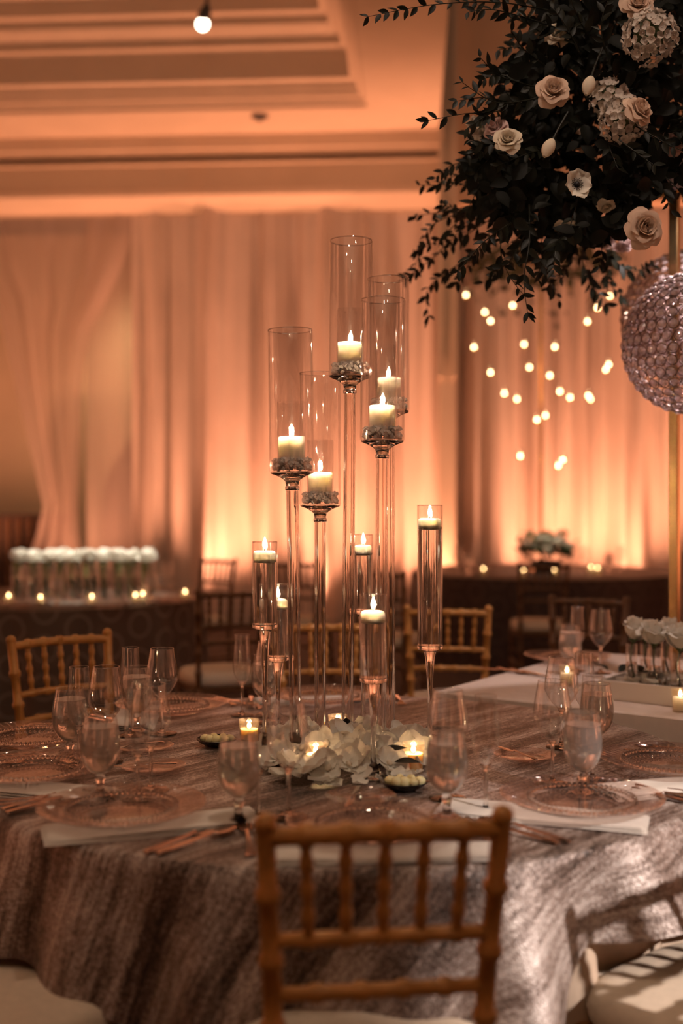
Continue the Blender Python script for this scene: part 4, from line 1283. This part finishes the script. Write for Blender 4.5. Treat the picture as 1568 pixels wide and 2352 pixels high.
# hydrangeas
flo = {}
def floret_mesh():
    b_ = MB()
    pb, _, _ = petal_mesh('p', '', .0115, .0068, .15, .22, .08, 2, 4, 4)
    for k in range(4): b_.append(pb, Matrix.Rotation(k * PI / 2, 4, 'Z') @ Matrix.Rotation(.15, 4, 'X'))
    b_.ball((0, 0, .001), .0016, 6, 4)
    return b_.mesh('floret', 'hydrangea_petal')
fm = floret_mesh()
for px, py, d, r_, n_, lab in ((1492, 84, 2.98, .062, 125, 'white hydrangea head near the top right'), (1432, 275, 3.03, .056, 105, 'pale hydrangea head behind a peach rose'), (1398, 225, 3.1, .046, 70, 'shaded hydrangea head in the middle'), (1104, 296, 3.18, .034, 40, 'small hydrangea head at the left')):
    c_ = A(px, py, d)
    h_ = put('hydrangea', MB().ball((0, 0, 0), r_ * .72, 12, 8).mesh('hydrangea', 'green_stem'), arr, c_)
    h_['label'] = lab
    for k in range(n_):
        y_ = 1 - 2 * (k + .5) / n_; a = k * 2.39996
        q = Vector((math.sqrt(1 - y_ * y_) * math.cos(a), y_, math.sqrt(1 - y_ * y_) * math.sin(a)))
        if q.y > .45: continue
        q2 = (q + Vector((random.uniform(-.5, .5), random.uniform(-.4, .3), random.uniform(-.5, .5)))).normalized()
        put('floret', fm, h_, q * r_ * random.uniform(.86, 1.15), (q2.to_track_quat('Z', 'Y') @ Euler((0, 0, random.random() * 6)).to_quaternion()).to_euler(), random.uniform(1.0, 1.3))
# anemone
an = put('anemone', MB().ball((0, 0, .006), .0075, 12, 8).mesh('anemone', 'black_centre'), arr, A(1322, 425, 2.93), Vector((.25, -1, .05)).to_track_quat('Z', 'Y').to_euler())
an['label'] = 'open white anemone with a black centre'
ap = [petal('petal', 'white_petal', .044, .024, .22, .12, .08, 40 + s) for s in range(3)]
for k in range(7): put('petal', ap[k % 3], an, (0, 0, .0012 * (k % 2)), (.28 + .1 * (k % 2), 0, k * 2 * PI / 7), random.uniform(.9, 1.08))
b = MB()
for k in range(26):
    a = k * 2 * PI / 26; r_ = .0125 + .003 * (k % 2)
    b.tube([(.004 * math.cos(a), .004 * math.sin(a), .004), (r_ * math.cos(a), r_ * math.sin(a), .009)], .0005, 4); b.ball((r_ * math.cos(a), r_ * math.sin(a), .0095), .0013, 5, 4)
put('stamens', b.mesh('stamens', 'black_centre'), an)
# tulip buds: three overlapping petals and a stem
def tulip_petal(s_, t_):
    s_ = 2 * s_ - 1
    r_ = .0165 * math.sin(PI * min(.97, .10 + .86 * t_)) ** .75
    w = 1.25 * s_ * (1 - .25 * t_ ** 3)
    return ((r_ + .0008 * (1 - s_ * s_)) * math.cos(w), (r_ + .0008 * (1 - s_ * s_)) * math.sin(w), .054 * t_)
tp = MB().grid(tulip_petal, 8, 9).mesh('petal', 'cream_petal')
for px, py, d, aim, lab in ((1357, 178, 2.95, (-.32, -.25, -1), 'closed cream tulip bud in the upper middle'), (1268, 322, 2.95, (-.45, -.25, -.9), 'closed cream tulip bud left of centre')):
    q = Vector(aim).normalized().to_track_quat('Z', 'Y').to_euler()
    tb = put('tulip_bud', MB().tube([(0, 0, .004), (.002, 0, -.04), (.01, 0, -.09)], .003, 7).mesh('tulip_bud', 'leaf'), arr, A(px, py, d), q)
    tb['label'] = lab
    for k in range(3): put('petal', tp, tb, (0, 0, 0), (0, 0, k * 2 * PI / 3))

# foliage: branches with leaves; the nearest leaves are single pieces, the rest one mass
leafA = leaf_mb(.046, .0095, .25, .12); leafB = leaf_mb(.085, .026, .3, .22)
leafA_me = leafA.mesh('leaf', 'leaf'); leafB_me = leafB.mesh('leaf', 'big_leaf')
rest_s, rest_b = MB(), MB()
n_single = [0]
def spray(pts, step=.021, size=1.0, single=True, stem=.0018):
    W_ = [at(*q) for q in pts]
    base = W_[0]
    P_ = []
    for i in range(len(W_) - 1):
        a, b_, c_, d = W_[max(i - 1, 0)], W_[i], W_[i + 1], W_[min(i + 2, len(W_) - 1)]
        for k in range(8):
            t_ = k / 8
            P_.append(.5 * ((2 * b_) + (-a + c_) * t_ + (2 * a - 5 * b_ + 4 * c_ - d) * t_ ** 2 + (-a + 3 * b_ - 3 * c_ + d) * t_ ** 3))
    P_.append(W_[-1])
    br = put('branch', MB().tube([q - base for q in P_], [stem * (1.2 - .8 * i / len(P_)) for i in range(len(P_))], 6).mesh('branch', 'leaf'), arr, base - ORG)
    acc, side = 0, 1
    for i in range(1, len(P_)):
        seg = (P_[i] - P_[i - 1]); acc += seg.length
        if acc >= step or i == len(P_) - 1:
            acc = 0; side = -side
            tdir = seg.normalized()
            up = Vector((random.uniform(-.4, .4), -1, random.uniform(-.4, .6))).normalized()
            sd = tdir.cross(up).normalized() * side
            for rep in range(2 if random.random() < .35 else 1):
                dirv = (tdir * random.uniform(.5, 1.1) + sd * random.uniform(.5, 1.0) * (1 if rep == 0 else -1) + Vector((0, 0, -.15))).normalized()
                nrm = (up + Vector((random.uniform(-.7, .7), random.uniform(-.3, .3), random.uniform(-.7, .7)))).normalized()
                xax = dirv.cross(nrm).normalized(); nrm = xax.cross(dirv)
                M3 = Matrix((xax, dirv, nrm)).transposed()
                s_ = size * random.uniform(.75, 1.15) * (1 - .35 * i / len(P_))
                if single and n_single[0] < 215:
                    n_single[0] += 1
                    put('leaf', leafA_me, br, P_[i] - base, M3, s_)
                else:
                    rest_s.append(leafA, Matrix.Translation(P_[i] - ORG) @ M3.to_4x4() @ Matrix.Scale(s_, 4))
random.seed(12)
for pts in (
    [(1290, 30, 3.10), (1150, 6, 3.05), (1000, 10, 3.0), (846, 38, 2.96)],
    [(1310, 75, 3.10), (1210, 42, 3.05), (1130, 22, 3.02), (1075, 28, 3.0)],
    [(1250, 150, 3.1), (1200, 110, 3.05), (1175, 72, 3.02)],
    [(1260, 215, 3.08), (1130, 255, 3.02), (1060, 262, 3.0), (978, 278, 2.98)],
    [(1240, 225, 3.05), (1140, 235, 3.0), (1062, 190, 2.98)],
    [(1230, 200, 3.08), (1150, 175, 3.02), (1102, 132, 3.0)],
    [(1230, 250, 3.05), (1120, 225, 3.0), (1050, 232, 2.98)],
    [(1215, 470, 3.15), (1215, 560, 3.08), (1203, 640, 3.06), (1212, 724, 3.05)],
    [(1190, 470, 3.2), (1150, 560, 3.12), (1165, 625, 3.1), (1200, 675, 3.08)],
    [(1215, 520, 3.15), (1170, 600, 3.1), (1130, 622, 3.1)],
    [(1420, 320, 2.95), (1460, 350, 2.92), (1500, 378, 2.9)],
    [(1460, 290, 2.95), (1530, 330, 2.92), (1575, 350, 2.9)],
    [(1400, 150, 3.0), (1380, 60, 2.98), (1400, -10, 2.98)],
    [(1330, 120, 3.02), (1300, 60, 3.0), (1270, 20, 3.0)],
    [(1210, 300, 3.05), (1130, 330, 3.02), (1080, 320, 3.0)]):
    spray(pts)
for pts in (
    [(1200, 420, 3.4), (1090, 425, 3.6), (965, 425, 3.8)],
    [(1180, 440, 3.5), (1050, 480, 3.8), (938, 498, 4.0)],
    [(1180, 470, 3.5), (1040, 560, 3.8), (925, 645, 4.0)],
    [(1200, 480, 3.5), (1090, 580, 3.8), (985, 660, 4.0), (985, 730, 4.05)],
    [(1170, 450, 3.5), (1070, 520, 3.7), (985, 600, 3.9)],
    [(1150, 400, 3.3), (1060, 400, 3.5), (1010, 420, 3.6)],
    [(1160, 420, 3.3), (1090, 480, 3.5), (1010, 470, 3.65)],
    [(1160, 480, 3.5), (1080, 600, 3.7), (1045, 655, 3.8)],
    [(1120, 430, 3.4), (1020, 540, 3.7), (950, 580, 3.9)],
    [(1100, 480, 3.5), (990, 520, 3.8), (950, 625, 3.95)],
    [(1260, 540, 3.5), (1250, 620, 3.6), (1285, 690, 3.7)],
    [(1330, 560, 3.8), (1350, 640, 3.9), (1395, 700, 3.95)],
    [(1410, 560, 3.8), (1395, 640, 3.9), (1440, 690, 4.0)],
    [(1300, 540, 3.7), (1310, 600, 3.8), (1260, 660, 3.9)],
    [(1380, 560, 3.8), (1440, 620, 3.9), (1500, 610, 4.0)],
    [(1230, 540, 3.5), (1170, 600, 3.6), (1110, 650, 3.7)]):
    spray(pts, .016, 1.25, False)
rows = ((0, 1270, 1580), (60, 1230, 1580), (120, 1180, 1580), (180, 1160, 1580), (240, 1150, 1580), (300, 1110, 1580), (350, 1090, 1580), (400, 1080, 1580), (450, 1100, 1500), (500, 1150, 1450), (540, 1200, 1400), (575, 1240, 1300))
FL = ((1270, 212), (1166, 325), (1476, 527), (1463, 12), (1462, 258), (1282, 84), (1492, 84), (1432, 275), (1322, 425), (1352, 196), (1256, 343), (1395, 228))
def mass_point():
    while True:
        y = random.uniform(-30, 575); x = random.uniform(1080, 1580)
        for (a, l0, r0), (c_, l1, r1) in zip(rows, rows[1:]):
            if a <= max(y, 0) <= c_:
                k = (max(y, 0) - a) / (c_ - a)
                if l0 + (l1 - l0) * k < x < r0 + (r1 - r0) * k: return x, y
random.seed(31)
for k in range(75):
    x, y = mass_point()
    cx_, cy_ = 1400, 280
    a_ = math.atan2(y - cy_, x - cx_) + random.uniform(-.5, .5); L_ = random.uniform(70, 170)
    d = random.uniform(2.98, 3.5)
    x2, y2 = x + math.cos(a_) * L_, y + math.sin(a_) * L_ + 20
    x2 = max(x2, 1075 if y2 < 380 else 1000)
    if min(math.hypot((x + x2) / 2 - a, (y + y2) / 2 - c_) for a, c_ in FL) < 50: d = random.uniform(3.2, 3.5)
    spray([(x, y, d + .1), ((x + x2) / 2 + random.uniform(-15, 15), (y + y2) / 2 - 12, d + .03), (x2, y2, d)], .019, 1.05, False)
# big dark leaves filling the mass
for k in range(1500):
    x, y = mass_point()
    d = random.uniform(3.08, 3.75)
    front = k < 80
    if front:
        if min(math.hypot(x - a, y - c_) for a, c_ in FL) < 62: continue
        d = random.uniform(2.98, 3.12)
    dirv = Vector((random.uniform(-1, 1), random.uniform(-.4, .4), random.uniform(-1, .5))).normalized()
    nrm = Vector((random.uniform(-.7, .7), -1, random.uniform(-.5, .8))).normalized()
    xax = dirv.cross(nrm).normalized(); nrm = xax.cross(dirv)
    M3 = Matrix((xax, dirv, nrm)).transposed(); s_ = random.uniform(.5, .85)
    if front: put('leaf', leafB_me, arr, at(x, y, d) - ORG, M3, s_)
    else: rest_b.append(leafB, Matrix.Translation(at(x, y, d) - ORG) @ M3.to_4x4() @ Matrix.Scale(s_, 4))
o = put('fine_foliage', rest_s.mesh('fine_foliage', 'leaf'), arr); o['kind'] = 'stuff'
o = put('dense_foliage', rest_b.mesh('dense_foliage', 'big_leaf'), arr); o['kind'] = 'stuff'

# ---------------------------------------------------------------- background tables
def far_table(px, d, r_, mat, label):
    X = (px - CXP) / F * d
    t_ = thing('draped_round_table', label, 'table', (X, d, 0))
    b_ = MB(); b_.uv = []
    N = 220; rows_ = [(0.0005, TZ, 0)] + [(r_ * k, TZ, 0) for k in (.4, .8, .97)] + [(r_, TZ - .008, .01)] + [(r_ + .02 * k, TZ - .008 - (TZ - .012) * k, k * .75) for k in (.1, .25, .5, .75, 1)]
    for rr, z, dr in rows_:
        for j in range(N + 1):
            a = 2 * PI * j / N
            q = rr + (.022 * math.sin(17 * a) + .014 * math.sin(29 * a + 1)) * min(1, dr * 2) * (1 if rr > r_ * .9 else 0)
            b_.v.append((q * math.cos(a), q * math.sin(a), z))
            b_.uv.append((a * r_, -dr) if rr > r_ * .98 else (rr * math.cos(a), rr * math.sin(a)))
    for i in range(len(rows_) - 1):
        for j in range(N):
            b_.f.append((i * (N + 1) + j, (i + 1) * (N + 1) + j, (i + 1) * (N + 1) + j + 1, i * (N + 1) + j + 1))
    put('tablecloth', b_.mesh('tablecloth', mat), t_)
far_table(140, 7.55, .95, 'trellis_cloth', 'round background table at left in a honeycomb patterned cloth')
far_table(1242, 10.3, 1.18, 'trellis_dark', 'round background table at right in a dark patterned cloth')

# left table: two rows of glass vases with white blooms
def far_bloom():
    b_ = MB(); rnd_ = random.Random(2)
    pb, _, _ = petal_mesh('p', '', .05, .027, .4, .1, .05, 1, 4, 4)
    for k in range(16):
        el = .25 + 1.1 * (k % 4) / 3
        b_.append(pb, Matrix.Rotation(k * 2.4, 4, 'Z') @ Matrix.Translation((0, .006, .0)) @ Matrix.Rotation(el, 4, 'X'))
    b_.ball((0, 0, .022), .026, 10, 6)
    return b_.mesh('bloom', 'white_petal')
fb = far_bloom()
random.seed(9)
for row, d in enumerate((7.22, 7.42)):
    for k in range(10):
        px = 38 + k * 32.5 + 10 * row + random.uniform(-4, 4)
        pp = Vector(((px - CXP) / F * d, d, TZ + .002))
        w = 'front' if row == 0 else 'back'
        f_, hd = bud_vase(pp, .034, .23, '%s glass cylinder vase from the left, %s row on the left table' % (nth(k), w), '%s white bloom from the left, %s row on the left table' % (nth(k), w), (random.uniform(-.008, .008), 0), 'glass vases on the left table, %s row' % w, 1, True)
        put('bloom', fb, f_, hd, (random.uniform(-.3, .3), random.uniform(-.3, .3), random.random() * 6), random.uniform(1.45, 1.75))
for px, d, w in ((20, 6.95, 'leftmost'), (93, 6.85, 'second from the left'), (211, 6.9, 'at the middle'), (311, 7.0, 'near the right end'), (328, 7.1, 'rightmost beside the vases'), (425, 7.25, 'alone at the table edge')):
    votive(px, d, 'lit votive cup on the left background table, ' + w, 'candle flame in the left table votive, ' + w, TZ + .002, 'wax', .25, 1.0, 'votives on the left table', 'far_flame')
for kind, px, d, w in (('wine', 365, 7.3, 'blurred wine glass right of the left table blooms'), ('flute', 388, 7.4, 'blurred flute at the right side of the left table'), ('goblet', 345, 7.0, 'blurred goblet at the right front of the left table'), ('goblet', 130, 6.8, 'blurred goblet before the left table vases'), ('wine', 60, 6.9, 'blurred wine glass before the left table vases')):
    drink(kind, px, d, w, TZ + .002, 'glasses on the left table')
for px, d, w in ((250, 6.75, 'centre front'), (50, 6.75, 'left front'), (400, 7.1, 'right side')):
    X = (px - CXP) / F * d
    charger(X, d, 'blurred charger plate on the left background table, ' + w, TZ + .003)

# right table: gold pole with hanging votives and foliage, low flowers, votives and glasses
d0 = 10.2
pb_ = Vector(((1242 - CXP) / F * d0, d0, TZ + .002))
t = thing('gold_flower_pole', 'thin gold pole rising from the right background table', 'stand', pb_)
ptop = zat(600, d0) - TZ
put('pole', MB().tube([(0, 0, .01), (0, 0, ptop)], .017, 10).mesh('pole', 'gold_metal'), t)
put('base', MB().lathe([(0, 0), (.14, 0), (.14, .012), (.03, .02), (0, .02)], 28).mesh('base', 'gold_metal'), t)
for k in range(7):
    a = k * 2 * PI / 7
    put('arm', MB().tube([(0, 0, ptop - .05), (.35 * math.cos(a), .35 * math.sin(a) * .6, ptop + .06), (.75 * math.cos(a), .55 * math.sin(a), ptop - .05)], .008, 6).mesh('arm', 'gold_metal'), t)
b = MB(); rnd = random.Random(4); fl_ = leaf_mb(.10, .03, .3, .2)
for k in range(420):
    a = rnd.random() * 6.283; q = math.sqrt(rnd.random()); 
    c_ = Vector((.05 + .72 * q * math.cos(a), .45 * q * math.sin(a), ptop + rnd.uniform(-.32, .25) * (1.15 - q)))
    if rnd.random() < .2: c_.z -= rnd.random() * .35
    M = Matrix.Translation(c_) @ Euler((rnd.random() * 6, rnd.random() * 6, rnd.random() * 6)).to_matrix().to_4x4() @ Matrix.Scale(rnd.uniform(.6, 1.1), 4)
    b.append(fl_, M)
o = put('foliage', b.mesh('foliage', 'far_leaf'), t); o['kind'] = 'stuff'
globe = MB().lathe(smooth([(.012, .052), (.026, .045), (.036, .02), (.036, -.005), (.024, -.030), (0, -.036)], 3), 18).mesh('globe', 'glass')
tea = MB().lathe([(0, -.032), (.016, -.032), (.017, -.016), (0, -.016)], 14).mesh('wax', 'amber_wax')
ff = MB().ball((0, 0, -.004), .0115, 10, 7, (1, 1, 1.15)).mesh('flame', 'far_flame')
lights = [(160, 205), (140, 215), (260, 325), (297, 382), (440, 282), (805, 152), (1063, 222), (985, 297), (920, 385), (190, 550), (513, 532), (547, 680), (297, 713), (710, 548), (678, 733), (386, 847), (467, 884), (743, 835), (808, 874), (595, 1017), (650, 990), (488, 1250), (1057, 662), (1038, 694), (925, 862), (940, 885), (762, 1275), (733, 1312)]
rnd = random.Random(8)
for gi, (gx, gy) in enumerate(sorted(lights)):
    d = d0 + rnd.uniform(-.35, .35)
    q = at(1020 + gx / 2.8, 600 + gy / 2.8, d)
    v = thing('hanging_votive', '%s glowing hanging votive from the left before the right drape' % nth(gi), 'votive', q, (0, 0, 0), 'hanging votives before the right drape')
    put('globe', globe, v); put('wax', tea, v); put('flame', ff, v)
    put('wire', MB().tube([(0, 0, .05), (0, 0, max(.1, TZ + ptop - .02 - q.z))], .0015, 5).mesh('wire', 'bronze_wire'), v)
# low flowers on the right table
t = thing('low_flower_arrangement', 'low arrangement of cream blooms and greenery on the right background table', 'flowers', (pb_.x + .02, pb_.y - .15, TZ + .004))
put('bowl', MB().lathe(smooth([(0, 0), (.08, 0), (.13, .05), (.14, .10), (.13, .10)], 3), 24).mesh('bowl', 'black_ceramic'), t)
rnd = random.Random(14)
for k in range(17):
    a = k * 2.4; q = .2 * math.sqrt((k + .5) / 17)
    put('bloom', fb, t, (q * math.cos(a) * 1.15, q * math.sin(a) * .8, .16 + .10 * (1 - (q / .2) ** 2) + rnd.uniform(-.02, .03)), (rnd.uniform(-.5, .5), rnd.uniform(-.5, .5), 0), rnd.uniform(1.3, 1.8))
b = MB()
for k in range(130):
    a = rnd.random() * 6.283; q = rnd.uniform(.08, .27)
    M = Matrix.Translation((q * math.cos(a), q * math.sin(a) * .8, .10 + rnd.random() * .22)) @ Euler((rnd.uniform(0, 1.4), rnd.uniform(-.5, .5), rnd.random() * 6)).to_matrix().to_4x4() @ Matrix.Scale(.85, 4)
    b.append(fl_, M)
o = put('greenery', b.mesh('greenery', 'green_stem'), t); o['kind'] = 'stuff'
for px, d, w in ((1110, 9.6, 'leftmost'), (1202, 9.45, 'left of the dark chair centre'), (1272, 9.5, 'right of the dark chair centre'), (1372, 9.7, 'rightmost'), (1357, 9.85, 'beside the rightmost')):
    votive(px, d, 'lit votive cup on the right background table, ' + w, 'candle flame in the right table votive, ' + w, TZ + .002, 'wax', .25, 1.1, 'votives on the right table', 'far_flame')
for kind, px, d, w in (('wine', 1050, 10.0, 'blurred wine glass at the left side of the right table'), ('goblet', 1075, 9.8, 'blurred goblet at the left side of the right table'), ('flute', 1090, 10.1, 'blurred flute left of the low flowers'), ('wine', 1345, 9.9, 'blurred wine glass right of the low flowers'), ('goblet', 1398, 10.0, 'blurred goblet at the right side of the right table'), ('wine', 1425, 10.1, 'blurred wine glass at the far right of the right table'), ('flute', 1330, 10.2, 'blurred flute right of the low flowers')):
    drink(kind, px, d, w, TZ + .002, 'glasses on the right table')
